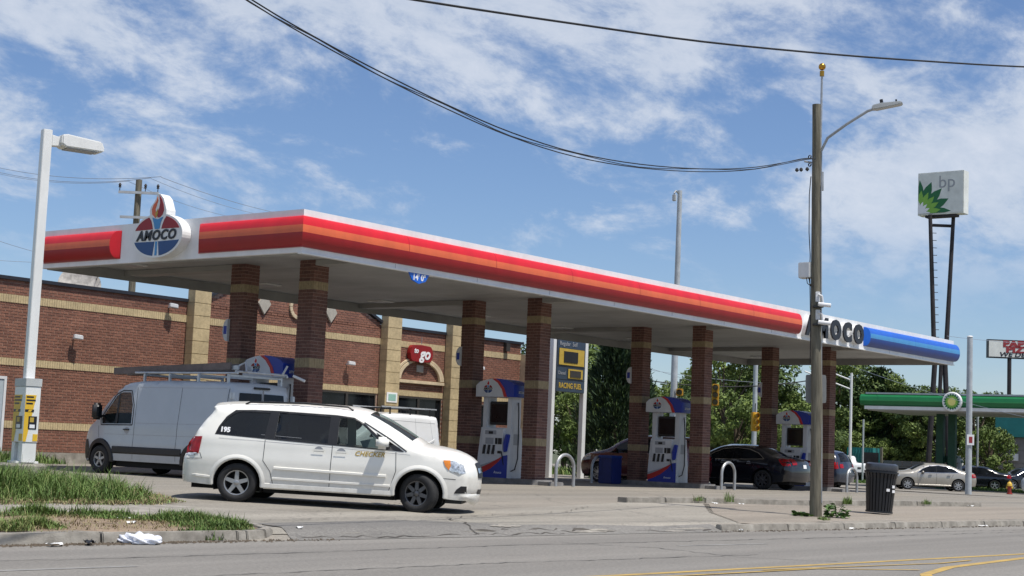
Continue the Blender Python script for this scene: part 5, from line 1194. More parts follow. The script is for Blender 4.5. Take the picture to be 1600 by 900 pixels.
P=roundpoly([(-.17,2.38),(.21,2.38),(.24,2.41),(.24,2.95),(.21,2.98),(-.17,2.98),(-.20,2.95),(-.20,2.41)],1); G().prism(P,(0,0,0),rv,(0,0,1),fv,.135,.14).build('plate','signback',th)
# pole with gold ball
fp=thing('flagpole','thin steel flagpole topped by a gold ball behind the wooden utility pole','flagpole',(53.45,27.1,g(53,27)))
G().tube([(0,0,0),(0,0,8),(0,0,15.9)],[.075,.065,.04],10).build('pole','steel',fp,smooth=True); G().tube([(0,0,15.85),(0,0,16.05)],.09,8).build('truck','gold',fp)
G().lathe([(.14*math.cos(a),.14*math.sin(a)) for a in [(-PI/2)+PI*i/10 for i in range(11)]],(0,0,16.22),(0,0,1),16).build('ball','gold',fp,smooth=True)
th=thing('street_bin','black slatted street litter bin with metal hood on the right pavement','bin',(33.45,15.3,g(33.45,15.3)),ry=.03,rx=.035); th.scale=(1.14,1.14,1.03)
gg=G(); n=26
for k in range(n):
    a=2*PI*k/n; c_,s2=math.cos(a),math.sin(a); U=Vector((-s2,c_,0)); N=Vector((c_,s2,0)); 
    q=G(); Vp=[]
    for z,r_,w_ in ((.05,.255,.022),(.80,.30,.026),(.92,.325,.026)): Vp+=[tuple(N*r_-U*w_+Vector((0,0,z))),tuple(N*r_+U*w_+Vector((0,0,z))),tuple(N*(r_-.012)+U*w_+Vector((0,0,z))),tuple(N*(r_-.012)-U*w_+Vector((0,0,z)))]
    q.add(Vp,[(i*4+j,i*4+(j+1)%4,i*4+4+(j+1)%4,i*4+4+j) for i in range(2) for j in range(4)]+[(0,1,2,3),(8,9,10,11)]); q.build('slat','blackm',th)
G().lathe([(.235,.04),(.27,.04),(.27,.08),(.235,.08),(.235,.04)],(0,0,0),(0,0,1),28).build('bottom_ring','blackm',th)
G().lathe([(.30,.90),(.34,.91),(.34,.95),(.30,.95),(.30,.90)],(0,0,0),(0,0,1),28).build('top_ring','blackm',th)
G().lathe([(.0,.06),(.22,.06),(.26,.86),(.25,.86),(.21,.08)],(0,0,0),(0,0,1),24).build('liner','black',th)
G().lathe([(.31,.95),(.33,1.0),(.32,1.10),(.27,1.13),(.18,1.12),(.16,1.09)],(0,0,0),(0,0,1),28).build('hood','hoodm',th,smooth=True)
for a0,z,s in ((-2.2,.52,.035),(-1.75,.60,.04),(-1.72,.50,.045)):
    N=Vector((math.cos(a0),math.sin(a0),0)); U=Vector((-N.y,N.x,0)); G().fbox(N*.30,U,(0,0,1),N,-s,s,z,z+.06,0,.006).build('sticker','print_w',th)

# wires (sagging cables between far poles)
def cable(label, pts, r, mt='wire', grp=None, name='overhead_cable', ext=()):
    pts=list(ext)+pts if ext else pts
    P=[Vector(p) for p in pts]; out=[]
    for i in range(len(P)-1):
        p0=P[max(i-1,0)];p1=P[i];p2=P[i+1];p3=P[min(i+2,len(P)-1)]
        for k in range(4):
            t=k/4; out.append(.5*((2*p1)+(p2-p0)*t+(2*p0-5*p1+4*p2-p3)*t*t+(3*p1-p0-3*p2+p3)*t**3))
    out.append(P[-1]); o=G().tube(out,r,6).build(name,mt,None,smooth=True); tag(o,label,'cable',grp); return o
w1=[(-10,9.75,11.3),(0,11.08,8.6),(6.5,11.95,7.0),(9,12.28,6.4),(11.24,12.57,6.05),(12.47,12.73,5.91),(13.75,12.9,5.81),(15.2,13.09,5.73),(16.85,13.3,5.69),(18.74,13.55,5.76),(20.92,13.83,5.98),(23.48,14.17,6.36),(25.87,14.48,6.82),(28.50,14.84,7.46),(29.54,15.08,7.68)]
cable('upper strand of the black service cable running to the wooden utility pole',w1,.009)
cable('lower strand of the black service cable running to the wooden utility pole',[(x,y,z-.05*math.sin(PI*max(0,min(1,(x-8)/21.6)))-.012) for x,y,z in w1],.008)
cable('thin middle strand of the black service cable running to the wooden utility pole',[(x,y+.02,z-.025*math.sin(PI*max(0,min(1,(x-8)/21.6)))+(.02 if i%2 else -.02)) for i,(x,y,z) in enumerate(w1)],.006)
cable('thick black cable crossing the sky at the upper right',[(-12,18.0,6.9),(0,15.8,6.45),(8.5,14.2,6.5),(11.5,13.7,6.7),(14.52,13.12,6.97),(17.32,12.61,7.27),(19.99,12.13,7.58),(23.13,11.55,8.03),(25.89,11.05,8.47),(29.09,10.47,9.01),(33,9.8,9.75),(44,7.95,11.9),(58,5.6,14.9)],.016)

# rear left utility pole
rp=thing('rear_utility_pole','wooden utility pole with two crossarms rising behind the short canopy side','utility pole',(47.2,60.0,0))
G().tube([(0,0,0),(0,0,7),(0,0,13.4)],[.20,.17,.15],12).build('trunk','wood',rp,smooth=True)
ca=Vector((.616,-.787,0)); 
for z,w in ((12.75,.9),(11.55,.75)):
    a=G().fbox((0,0,z),ca,(0,0,1),Vector((-.787,-.616,0)),-w*1.0,w*1.15,-.06,.06,.15,.25).build('crossarm','steell',rp)
    if z>12: 
        for t in (-.85,.38,.98): G().lathe([(.02,0),(.02,.15),(.07,.17),(.05,.25),(.08,.28),(.03,.38)],Vector((0,0,z+.06))+ca*t+Vector((-.787,-.616,0))*.2,(0,0,1),8).build('insulator','rust',a)
def far_w(px0,py0,d0,px1,py1,d1,sag,label,r=.011,mt='twire'):
    def D(px,py,d): return Vector((0,0,1.3))+d*(fwd+rt0*(px-800)/FPX-up0*(py-450)/FPX)
    a=D(px0,py0,d0); b=D(px1,py1,d1); pts=[a.lerp(b,i/8)-Vector((0,0,sag*4*(i/8)*(1-i/8))) for i in range(9)]
    cable(label,[tuple(p) for p in pts],r,mt,'thin overhead conductors')
rt0,up0=rt,up
far_w(-60,247,88,252,276,75,.5,'topmost thin wire left of the rear utility pole',.014); far_w(-60,252,88,236,278,75,.6,'second thin wire left of the rear utility pole',.014); far_w(-60,254,88,202,283,75,.5,'third thin wire left of the rear utility pole')
far_w(252,277,75,470,340,96,.2,'topmost thin wire sloping right from the rear utility pole',.014); far_w(236,279,75,420,338,96,.2,'middle thin wire sloping right from the rear utility pole'); far_w(202,284,75,400,345,96,.3,'lowest thin wire sloping right from the rear utility pole')
far_w(-60,355,70,200,415,90,.4,'low thin wire behind the lamp post'); far_w(-60,403,70,200,412,90,.1,'lowest level wire behind the lamp post')
far_w(1480,525,90,1640,537,100,.1,'thin wire between the tall petrol sign and the pizza sign'); far_w(1300,560,100,1640,660,80,.3,'thin wire sloping down behind the rightmost column'); far_w(1000,575,95,1300,600,95,.3,'thin wire crossing behind the canopy columns'); far_w(930,545,90,1100,600,95,.1,'thin wire beside the price sign'); far_w(1000,592,85,1300,588,85,.5,'signal span wire behind the canopy columns',.03,'wire')

def Dp(px,py,d): return Vector((0,0,1.3))+d*(fwd+rt*(px-800)/FPX-up*(py-450)/FPX)
def steel_pole(name,label,x,y,z0,z1,r0,r1,mt='steel',cat='pole'):
    t=thing(name,label,cat,(x,y,z0)); G().tube([(0,0,0),(0,0,(z1-z0)/2),(0,0,z1-z0)],[r0,(r0+r1)/2,r1],12).build('shaft',mt,t,smooth=True); return t
t=steel_pole('tall_mast','tall tapered grey steel mast rising above the canopy right of centre',66.9,41.75,.1,14.7,.20,.12,'steell'); 
G().tube([(0,0,14.4),(-.3,.05,14.55),(-.42,.07,14.4)],.05,6).build('bracket','steel',t); G().box(-.50,-.05,14.0,-.36,.15,14.35).build('camera','gbox',t,bevel=.03)
G().box(-.35,-.2,6.95,.35,.1,7.1).build('light_bar','print_w',t)
t=steel_pole('signal_pole','grey steel signal pole between the third and fourth column pairs',85.6,47.5,-.1,7.6,.17,.14,'steell')
t=steel_pole('round_topped_pole','grey steel pole with white cap standing before the green canopy at the right',72.7,28.7,0,7.55,.155,.135,'steell'); G().lathe([(.0,7.62),(.12,7.60),(.15,7.55)],(0,0,0),(0,0,1),12).build('cap','wpaint',t)
G().fbox((0,0,0),(.616,-.787,0),(0,0,1),(-.787,-.616,0),-.14,.20,2.35,2.85,.16,.18).build('bus_plate','print_w',t); G().fbox((0,0,0),(.616,-.787,0),(0,0,1),(-.787,-.616,0),-.05,.12,2.45,2.75,.181,.186).build('plate_mark','pizred',t)
for k,(px,d,h,lb) in enumerate(((1328,110,7.4,'white street lamp pole with two arms left of the green canopy'),)):
    p=Dp(px,720,d); t=steel_pole('street_lamp',lb,p.x,p.y,-.12,h+.2,.11,.09,'wpaint','street lamp')
    for z in (h-.1,h-.75): G().tube([(0,0,z-.1),(-2.1,2.6,z+1.05)],.05,6).build('lamp_arm','wpaint',t)
    G().box(-2.5,2.4,h+.9,-1.9,3.1,h+1.05).build('lamp_head','gbox',t,bevel=.04)
for px,d,py0,lb in ((1527,100,645,'thin white pole behind the green canopy dispenser'),(1348,112,655,'thin grey pole behind the teal container')):
    p=Dp(px,720,d); q=Dp(px,py0,d); steel_pole('thin_pole',lb,p.x,p.y,-.12,q.z,.07,.07,'steell')
# traffic signals
def signal(px,py,d,n,label,face,w=.34):
    p=Dp(px,py,d); t=thing('traffic_signal',label,'traffic light',p,group='traffic signals hanging over the junction'); N=Vector(face).normalized(); U=Vector((0,0,1)).cross(N)
    hg=n*.36
    G().fbox((0,0,0),U,(0,0,1),N,-w/2,w/2,-hg/2,hg/2,-.12,.12).build('housing','ylamp',t,bevel=.03)
    for k in range(n):
        z=hg/2-.18-k*.36
        v=G().lathe([(.14,0),(.14,.22)],Vector((0,0,z))+N*.12,N,14).build('visor','ylamp' if n==3 and w>.4 else 'black',t,recalc=False); G().lathe([(.0,.01),(.13,.0)],Vector((0,0,z))+N*.125,N,14).build('lens','lens',v,recalc=False)
    G().tube([(0,0,hg/2),(0,0,hg/2+.5)],.03,6).build('hanger','black',t); return t
signal(1118,617,78,3,'yellow three-lamp traffic signal just right of the third column pair',(-.9,-.45,0))
signal(1179.5,659,88,3,'yellow three-lamp traffic signal beside the grey signal pole',(-.5,-.9,0),.42)
signal(1062,613,78,1,'small yellow signal head left of the third near column',(-.9,-.45,0))
signal(890,613,92,1,'small yellow signal head under the price sign',(-.9,-.45,0))
# price sign (along x, facing the road)
ps=thing('price_sign','dark blue fuel price sign on two white posts reading Regular, Diesel and RACING FUEL','price sign',(49.75,36.8,g(50,36)))
for x,w_ in ((.10,.20),(2.28,.24)): G().box(x-w_/2,-.1,-.2,x+w_/2,.1,6.2).build('post','wpaint',ps,bevel=.01)
G().box(.21,-.14,3.42,2.15,.14,6.2).build('cabinet','dblue',ps,bevel=.01)
G().box(.30,-.165,4.48,2.05,-.145,5.16).build('price_panel','dyel',ps,bevel=.01); G().box(.62,-.185,4.60,1.58,-.166,5.04).build('display','black',ps)
G().box(.95,-.165,3.96,1.98,-.145,4.36).build('price_panel','dyel',ps,bevel=.01); G().box(1.08,-.185,4.03,1.82,-.166,4.29).build('display','frame',ps)
for z in (3.90,4.42): G().box(.22,-.148,z,2.14,-.141,z+.02).build('divider','black',ps)
text('lettering','Regular  Self',.24,(.34,-.150,5.34),(1,0,0),(0,0,1),(0,-1,0),'print_g',ps,.004,align='LEFT'); text('lettering','Diesel',.20,(.30,-.150,4.16),(1,0,0),(0,0,1),(0,-1,0),'print_g',ps,.004,align='LEFT')
text('lettering','RACING FUEL',.30,(1.15,-.150,3.66),(1,0,0),(0,0,1),(0,-1,0),'dyel',ps,.004,bold=.008,sx=.85)
# tall petrol sign
base=Dp(1463,735,115); base.z=-.12
bs=thing('tall_fuel_sign','very tall bp sign with green flower corner on crossed dark legs at the right','sign',base)
fy=Vector((0,-1,0)); fx=Vector((1,0,0))
H0=20.2; gg=G().box(-.0,-1.85,H0,.95,1.75,H0+3.25).build('cabinet','aged',bs,bevel=.02)
G().fbox((-.02,0,0),(0,-1,0),(0,0,1),(-1,0,0),-1.70,1.80,H0+.1,H0+3.15,0,.012).build('sign_face','aged',bs)
for a0,a1,mt,rad,rr2 in ((2,88,'ggreen',2.6,.74),(8,82,'pgreen',1.8,.46),(2,88,'print_w',1.0,.26)):
    n=5
    for k in range(n):
        a=math.radians(a0+(a1-a0)*(k+.0)/(n-1)); U=Vector((0,-math.cos(a),math.sin(a))); V=Vector((0,math.sin(a),math.cos(a)))
        O=Vector((-.045-.012*(2.4-rad),1.70,H0+.12)); 
        pts=[(0,0),(rad*.45,-rr2*.62),(rad*.8,-rr2*.36),(rad,0),(rad*.8,rr2*.36),(rad*.45,rr2*.62)]
        P=[(O+U*x+V*y) for x,y in pts]; P=[Vector((p.x,min(p.y,1.70),max(p.z,H0+.12))) for p in P]
        o1=G().add([tuple(p) for p in P],[(0,1,2,3,4,5)]).add([tuple(p+Vector((.006+.001*k,0,0))) for p in P],[(5,4,3,2,1,0)]); 
        for v in range(len(o1.v)): o1.v[v]=(o1.v[v][0]-.0008*k,o1.v[v][1],o1.v[v][2])
        o1.build('petal',mt,bs,recalc=False)
text('lettering','bp',1.35,(-.04,-.55,H0+2.42),(0,-1,0),(0,0,1),(-1,0,0),'print_g',bs,.01)
Ub=Vector((.616,-.787,0))
for s1 in (-1,1):
    legp=[(.9*s1*.95+0,-.2),(.35*s1,9.6),(.45*s1+.0,10.0),(.88*s1,20.2)]
    G().tube([Ub*a+Vector((.4,0,z)) for a,z in legp],[.21,.19,.18,.14],10).build('leg','rust',bs,smooth=True)
G().tube([Ub*-.2+Vector((.4,0,-.2)),Ub*.12+Vector((.4,0,9.8))],.16,8).build('inner_leg','rust',bs,smooth=True)
G().tube([Ub*-.85+Vector((.3,0,9.85)),Ub*.85+Vector((.3,0,9.85))],.11,8).build('collar','rust',bs); G().tube([Ub*-.8+Vector((.4,0,19.4)),Ub*.8+Vector((.4,0,19.4))],.12,8).build('cross_tie','rust',bs)
G().box(.1,-1.2,H0-.18,.8,1.2,H0).build('head_beam','rust',bs)
for k in range(16): G().tube([Ub*(-.30+.30*0-.022*k-.02)+Vector((.3,0,10.4+k*.56)),Ub*(-.30-.022*k+.28)+Vector((.3,0,10.4+k*.56))],.025,5).build('rung','rust',bs)
# green petrol station canopy
pa=Dp(1345,637,95); pb=Dp(1640,646.5,89); pa.z=pb.z=0; du=(pb-pa).normalized(); dn=Vector((du.y,-du.x,0)); dn=dn if dn.dot(fwd)<0 else -dn; Lg=(pb-pa).length
bc=thing('green_station_canopy','flat green and white filling station canopy with round flower sign at the right','canopy',(pa.x,pa.y,-.1))
def F3(nm,a0,a1,z0,z1,n0,n1,mt,bev=0): return G().fbox((0,0,0),du,(0,0,1),dn,a0,a1,z0,z1,n0,n1).build(nm,mt,bc,bevel=bev)
F3('fascia',0.2,Lg+6,4.72,5.62,-8,0,'green'); F3('white_edge',.25,Lg+6,4.66,4.86,-8.02,.06,'fasc'); F3('top_edge',.3,Lg+6,5.58,5.68,-8.02,.04,'steell'); F3('soffit',.4,Lg+6,4.60,4.655,-7.9,-.1,'soffit')
G().prism([(.0,4.88),(.18,4.98),(.24,5.2),(.18,5.42),(.0,5.56)],(0,0,0),dn,(0,0,1),du,0.0,Lg+6).build('bulge','green',bc)
F3('light_stripe',.05,Lg+6,5.16,5.23,.20,.246,'lgreen')
pc=(Dp(1495,623,92.5)-Vector((pa.x,pa.y,-.1))); ac=pc.dot(du); hz_=5.18
G().lathe([(.0,.0),(.58,0),(.58,.16),(.53,.20),(.0,.20)],du*ac+dn*.24+Vector((0,0,hz_)),dn,32).build('helios_disc','fasc',bc)
for rad,cnt,mt,o0 in ((.50,18,'ggreen',.445),(.40,18,'pgreen',.450),(.26,18,'pyel',.455)):
    gp=[]
    for k in range(cnt*2): a=2*PI*k/(cnt*2)+(.0 if mt!='pgreen' else .17); r_=rad*(1 if k%2==0 else .80); gp.append((r_*math.cos(a),r_*math.sin(a)))
    G().prism(gp,du*ac+Vector((0,0,hz_)),du,(0,0,1),dn,o0,o0+.004).build('flower_star',mt,bc)
for px in (1473.5,1495.5): 
    a=(Dp(px,700,97)-Vector((pa.x,pa.y,0))).dot(du); F3('pillar',a-.22,a+.22,0,4.62,-4.6,-4.2,'dgreen')
gp=Dp(1483,735,97); gd=thing('distant_fuel_dispenser','pale fuel pump with green arched top under the green canopy','fuel pump',(gp.x,gp.y,-.12))
def F4(nm,a0,a1,z0,z1,n0,n1,mt,bev=0): return G().fbox((0,0,0),du,(0,0,1),dn,a0,a1,z0,z1,n0,n1).build(nm,mt,gd,bevel=bev)
F4('body',-.35,.75,.0,1.25,-.3,.3,'pwhite',.03); F4('post',-.65,-.35,0,2.15,-.25,.25,'pwhite',.02); F4('post',.6,.75,1.2,1.9,-.2,.2,'pwhite'); F4('screen',-.05,.3,1.0,1.75,.0,.32,'black'); F4('panel',.28,.6,.7,.95,.31,.33,'black')
G().prism([(-.35,1.65),(-.35,2.0),(.3,2.12),(.6,2.05),(.8,1.75),(.8,1.65)],(0,0,0),du,(0,0,1),dn,-.33,.33).build('valance','dgreen',gd); G().prism([(.45,1.66),(.55,1.9),(.72,2.0),(.81,1.75),(.81,1.66)],(0,0,0),du,(0,0,1),dn,.331,.34).build('valance_face','pwhite',gd)
# pizza sign
q=Dp(1576,700,130); pz=thing('pizza_sign','white pizza shop sign with red and black lettering on a single dark pole','sign',(q.x,q.y,-.12))
Un=Vector((.616,-.787,0)).normalized(); Nn=Vector((-.787,-.616,0))
zt_=Dp(1576,530,130).z; zb_=Dp(1576,557,130).z
G().tube([(0,0,0),(0,0,zb_)],.18,8).build('pole','rust',pz); G().fbox((0,0,0),Un,(0,0,1),Nn,-1.9,4.0,zb_,zt_+.12,-.2,.2).build('cabinet','black',pz); G().fbox((0,0,0),Un,(0,0,1),Nn,-1.8,3.9,zb_+.1,zt_+.02,.2,.22).build('sign_face','aged',pz)
hh=zt_-zb_
text('lettering',"PAPA'S",.72,Un*.95+Nn*.23+Vector((0,0,zb_+hh*.80+.05)),Un,(0,0,1),Nn,'pizred',pz,.01,bold=.045,sx=1.45); text('lettering',"PIZZA",.72,Un*1.05+Nn*.23+Vector((0,0,zb_+hh*.50)),Un,(0,0,1),Nn,'pizred',pz,.01,bold=.045,sx=1.45); text('lettering',"WE DELIVER",.52,Un*1.0+Nn*.23+Vector((0,0,zb_+hh*.19+.03)),Un,(0,0,1),Nn,'print_k',pz,.01,bold=.012,shear=.2,sx=1.35)
# right-hand building
q=Dp(1559,735,112); bb=thing('panel_building','grey panel building with a deep teal awning at the right edge','building',(q.x,q.y,-.12))
def F5(nm,a0,a1,z0,z1,n0,n1,mt,bev=0,par=None): return G().fbox((0,0,0),du,(0,0,1),dn,a0,a1,z0,z1,n0,n1).build(nm,mt,par or bb,bevel=bev)
F5('wall',0,18,0,5.3,-8,-.1,'gwall')
for i in range(8):
    for j in range(4): F5('wall_panel',i*2.2+.02,i*2.2+2.18,j*.92+.02,j*.92+.90,-.098,-.05,'gwall')
F5('awning',-.15,18,3.68,5.35,-.8,.25,'tcan',.03); F5('meter_box',.95,1.45,2.0,2.5,-.05,.12,'plast',.02)
# low walls and boxes beyond
def obj3(name,label,cat,px,d,a0,a1,z0,z1,th_,mt,base=-.12):
    q=Dp(px,735,d); t=G().fbox((0,0,0),du,(0,0,1),dn,a0,a1,z0-base,z1-base,-th_/2,th_/2).build(name,mt,None,bevel=.03); t.location=(q.x,q.y,base); tag(t,label,cat); return t
q=Dp(1345,730,118); tc_=thing('teal_container','teal sheet-metal container standing behind the white pickup truck','container',(q.x,q.y,-.12)); G().fbox((0,0,0),du,(0,0,1),dn,-.95,1.1,.0,2.55,-1.5,.5).build('body','tcan',tc_,bevel=.03)
for k in range(9): G().fbox((0,0,0),du,(0,0,1),dn,-.9+k*.22,-.82+k*.22,.1,2.45,.5,.56).build('rib','tcan',tc_)
q=Dp(1410,730,118); wl=thing('low_dark_wall','low dark block wall below the trees left of the tall sign legs','wall',(q.x,q.y,-.12))
for i in range(9):
    for j in range(4): G().fbox((0,0,0),du,(0,0,1),dn,-2.4+i*.72+(.3 if j%2 else 0),-2.4+i*.72+.68+(.3 if j%2 else 0),.02+j*.42,.02+j*.42+.39,-.2,.2).build('block','gwall',wl)
G().fbox((0,0,0),du,(0,0,1),dn,-2.3,3.9,0,1.66,-.15,.15).build('core','mortar',wl)
q=Dp(1383,735,112); dk=thing('dark_trailer','long dark covered trailer behind the street bin and silver sedan','trailer',(q.x,q.y,-.12)); G().fbox((0,0,0),du,(0,0,1),dn,-.7,1.8,.5,1.15,-1,.5).build('bed','blackcar',dk,bevel=.06); G().fbox((0,0,0),du,(0,0,1),dn,-.7,1.8,.95,1.05,.5,.53).build('trim','chrome',dk); wheel(dk,.5,-.9,.35,.2,0,5,'dalloy',.6)
q=Dp(1355,728,116); ds=thing('dark_stack','dark upright board panel between the teal container and a wooden post','board',(q.x,q.y,-.12)); G().fbox((0,0,0),du,(0,0,1),dn,-.4,.85,0,2.2,-.1,.1).build('board','rust',ds,bevel=.02); G().fbox((0,0,0),du,(0,0,1),dn,1.0,1.15,0,2.6,-.1,.1).build('post','wood',ds)
# hydrant
q=Dp(1577.5,757,86); hy=thing('fire_hydrant','fire hydrant with yellow bonnet and red barrel on the verge at the right','hydrant',(q.x,q.y,-.1))
G().lathe([(.0,0),(.16,0),(.16,.05),(.11,.07),(.11,.42),(.13,.44)],(0,0,0),(0,0,1),16).build('barrel','hydr',hy,smooth=True); G().lathe([(.13,.44),(.15,.46),(.14,.56),(.10,.64),(.04,.68),(.04,.74),(0,.74)],(0,0,0),(0,0,1),16).build('bonnet','hydy',hy,smooth=True)
for s1 in (-1,1): G().lathe([(.05,0),(.06,.18),(.0,.19)],(0,0,.36),du*s1,10).build('outlet','hydy',hy)
# ================================================================ TREES
def leaf_mesh(name, clumps, n, size, mats, flat=.5, seed=0):
    r=np.random.default_rng(seed); cl=np.array(clumps); wts=cl[:,3]**2; idx=r.choice(len(cl),n,p=wts/wts.sum())
    d=r.normal(size=(n,3)); d/=np.linalg.norm(d,axis=1)[:,None]; rad=r.uniform(.45,1.08,n)**.7
    c=cl[idx,:3]+d*(cl[idx,3]*rad)[:,None]*np.array([1,1,.8])
    nrm=d+r.normal(size=(n,3))*.7; nrm/=np.linalg.norm(nrm,axis=1)[:,None]
    a=np.cross(nrm,r.normal(size=(n,3))); a/=np.linalg.norm(a,axis=1)[:,None]; b=np.cross(nrm,a)
    s=size*r.uniform(.5,1.4,n)[:,None]
    V=np.stack([c-a*s*.6,c+b*s*.32,c+a*s*.6,c-b*s*.32],1).reshape(-1,3)
    me=bpy.data.meshes.new(name); me.vertices.add(n*4); me.vertices.foreach_set('co',V.ravel()); me.loops.add(n*4); me.loops.foreach_set('vertex_index',np.arange(n*4))
    me.polygons.add(n); me.polygons.foreach_set('loop_start',np.arange(0,n*4,4)); me.polygons.foreach_set('loop_total',np.full(n,4))
    for m_ in mats: me.materials.append(M[m_])
    me.polygons.foreach_set('material_index',(r.random(n)<.25+.4*(idx%3==0)).astype(np.int32)*(len(mats)>1))
    me.update(); me.validate(); return me
def deciduous(seed, h, w, mats, n=7000, size=.34):
    r=np.random.default_rng(seed); cl=[]
    for k in range(46):
        z=h*(.24+.74*r.random()); f=math.sin(PI*min(1,(z/h-.10)/.98))**.6; a=r.random()*2*PI; q=w*.5*f*r.random()**.45*.95
        cl.append((q*math.cos(a),q*math.sin(a),z,w*(.055+.085*r.random())))
    t=bpy.data.objects.new('tree',None); COL.objects.link(t)
    link('crown',leaf_mesh('crown',cl,n,size,mats,seed=seed),t)
    gg=G(); gg.tube([(0,0,-.3),(.1,0,h*.25),(0,.15,h*.55),(.1,.1,h*.85)],[.24,.19,.12,.04],8)
    for c in cl[:16]: gg.tube([(0.05,.05,h*(.22+.3*r.random())),(c[0]*.5,c[1]*.5,c[2]*.75),(c[0],c[1],c[2])],[.09,.06,.02],5)
    gg.build('trunk','bark',t,smooth=True); return t
def conifer(seed, h, w, n=9000):
    r=np.random.default_rng(seed); cl=[]
    for k in range(95):
        f=(k/95)**.85; z=h*(.06+.92*f); q=w*.5*(1-f)**.75*(.45+.55*r.random()); a=k*2.4+r.random()
        cl.append((q*math.cos(a),q*math.sin(a),z-.12*q,.22+.42*(1-f)*w/5))
    t=bpy.data.objects.new('tree',None); COL.objects.link(t)
    # upward brushy needle sprays
    r2=np.random.default_rng(seed+5); cla=np.array(cl); idx=r2.integers(0,len(cla),n)
    c=cla[idx,:3]+r2.normal(size=(n,3))*cla[idx,3:4]*.5; out=c.copy(); out[:,2]=0; out/=np.linalg.norm(out,axis=1)[:,None]+1e-6
    a=out*.5+np.array([0,0,.75])+r2.normal(size=(n,3))*.28; a/=np.linalg.norm(a,axis=1)[:,None]; b=np.cross(a,r2.normal(size=(n,3))); b/=np.linalg.norm(b,axis=1)[:,None]
    L_=r2.uniform(.2,.5,n)[:,None]; V=np.stack([c,c+a*L_*.5+b*.05,c+a*L_,c+a*L_*.5-b*.05],1).reshape(-1,3)
    me=bpy.data.meshes.new('crown'); me.vertices.add(n*4); me.vertices.foreach_set('co',V.ravel()); me.loops.add(n*4); me.loops.foreach_set('vertex_index',np.arange(n*4)); me.polygons.add(n)
    me.polygons.foreach_set('loop_start',np.arange(0,n*4,4)); me.polygons.foreach_set('loop_total',np.full(n,4)); me.materials.append(M['leafC']); me.materials.append(M['leafD']); me.polygons.foreach_set('material_index',(r2.random(n)<.3).astype(np.int32)); me.update()
    link('crown',me,t); G().tube([(0,0,-.3),(0,0,h*.95)],[.22,.03],8).build('trunk','bark',t); return t
protos={'A':deciduous(3,9,7.5,['leafA','leafB'],9500,.24),'B':deciduous(9,8,6.5,['leafB','leafA'],8500,.24),'D':deciduous(14,10,9,['leafD','leafA'],11000,.26),'S':deciduous(21,4.2,5,['leafB','leafA'],6000,.18),'C':conifer(4,9.2,5.2,16000)}
used=set()
def tree(kind,px,d,h,label,sw=1,rz=None,base=-.12,group='trees behind the canopy'):
    p=Dp(px,730,d); pr=protos[kind]; o=pr if kind not in used else copy_tree(pr); used.add(kind)
    hh0={'A':9,'B':8,'D':10,'S':4.2,'C':9.2}[kind]; s=h/hh0
    o.location=(p.x,p.y,base); o.scale=(s*sw,s*sw,s); o.rotation_euler=(0,0,rz if rz is not None else random.random()*6.28)
    o.name='tree' if kind!='C' else 'conifer_tree'; tag(o,label,'tree',group)
tree('C',957,66,6.9,'dark dense conifer right of the price sign',1.0,base=.1)
tree('C',985,72,6.6,'second dark conifer partly behind the third far column',.9,base=.1); tree('C',1372,128,9.2,'dark pointed conifer rising above the left end of the green canopy',1.15)
specs=[('D',850,88,7.4,'deep green tree behind the second column pair'),('A',880,84,6.4,'mid green tree seen between the price sign posts'),('B',905,80,4.6,'low yellow-green tree under the price sign'),('A',925,92,7.6,'mid green tree just right of the price sign'),
 ('B',1035,120,7.0,'yellow-green tree seen left of the tall mast'),('A',1070,125,7.2,'mid green tree right of the tall mast'),('D',1010,128,6.6,'deep green tree behind the third far column'),
 ('A',1130,112,9.4,'broad mid green tree behind the black sedan'),('D',1165,118,9.6,'deep green tree between the signal pole and the fourth far column'),('B',1150,100,5.8,'low yellow-green tree behind the black sedan'),('B',1110,118,8.6,'yellow-green tree right behind the third near column'),
 ('B',1205,116,6.8,'yellow-green tree behind the rightmost pump'),('A',1232,118,4.9,'mid green tree left of the wooden utility pole'),('D',1264,116,5.6,'deep green tree behind the wooden utility pole'),('B',1250,104,4.4,'low yellow-green bush-like tree left of the wooden pole'),
 ('A',1308,128,9.8,'mid green tree right of the rightmost column'),('D',1335,130,9.8,'deep green tree behind the two-armed street lamp'),('B',1355,128,6.6,'yellow-green tree behind the teal container'),('A',1395,127,8.2,'mid green tree under the left end of the green canopy'),
 ('D',1425,126,7.6,'deep green tree left of the tall sign legs'),('A',1455,124,7.4,'mid green tree behind the tall sign legs'),('D',1488,128,7.6,'deep green tree behind the distant fuel pump'),('B',1520,124,7.4,'yellow-green tree behind the round topped pole'),('A',1552,130,7.4,'mid green tree beside the panel building'),
 ('S',1543,106,3.9,'round bright green bushy tree left of the panel building'),('S',1440,126,2.8,'low bright green bush by the dark block wall'),('S',1375,124,3.2,'low bright bush behind the dark trailer'),('D',1185,126,8.2,'deep green tree further back near the signal pole'),('A',1294,128,7.0,'mid green tree hidden partly by the wooden pole'),('D',1090,132,7.4,'deep green tree further back left of the yellow signal'),
 ('D',1062,104,5.6,'deep green low tree behind the third pump'),('A',1020,100,5.4,'mid green low tree left of the third pump'),('S',1225,96,3.2,'small bright bush left of the wooden pole'),('B',1580,136,7.0,'yellow-green tree above the panel building'),('S',1325,124,3.6,'small bright bush at the foot of the street lamp')]
for k,px,d,h,lb in specs: tree(k,px,d,h,lb,random.uniform(.9,1.1))
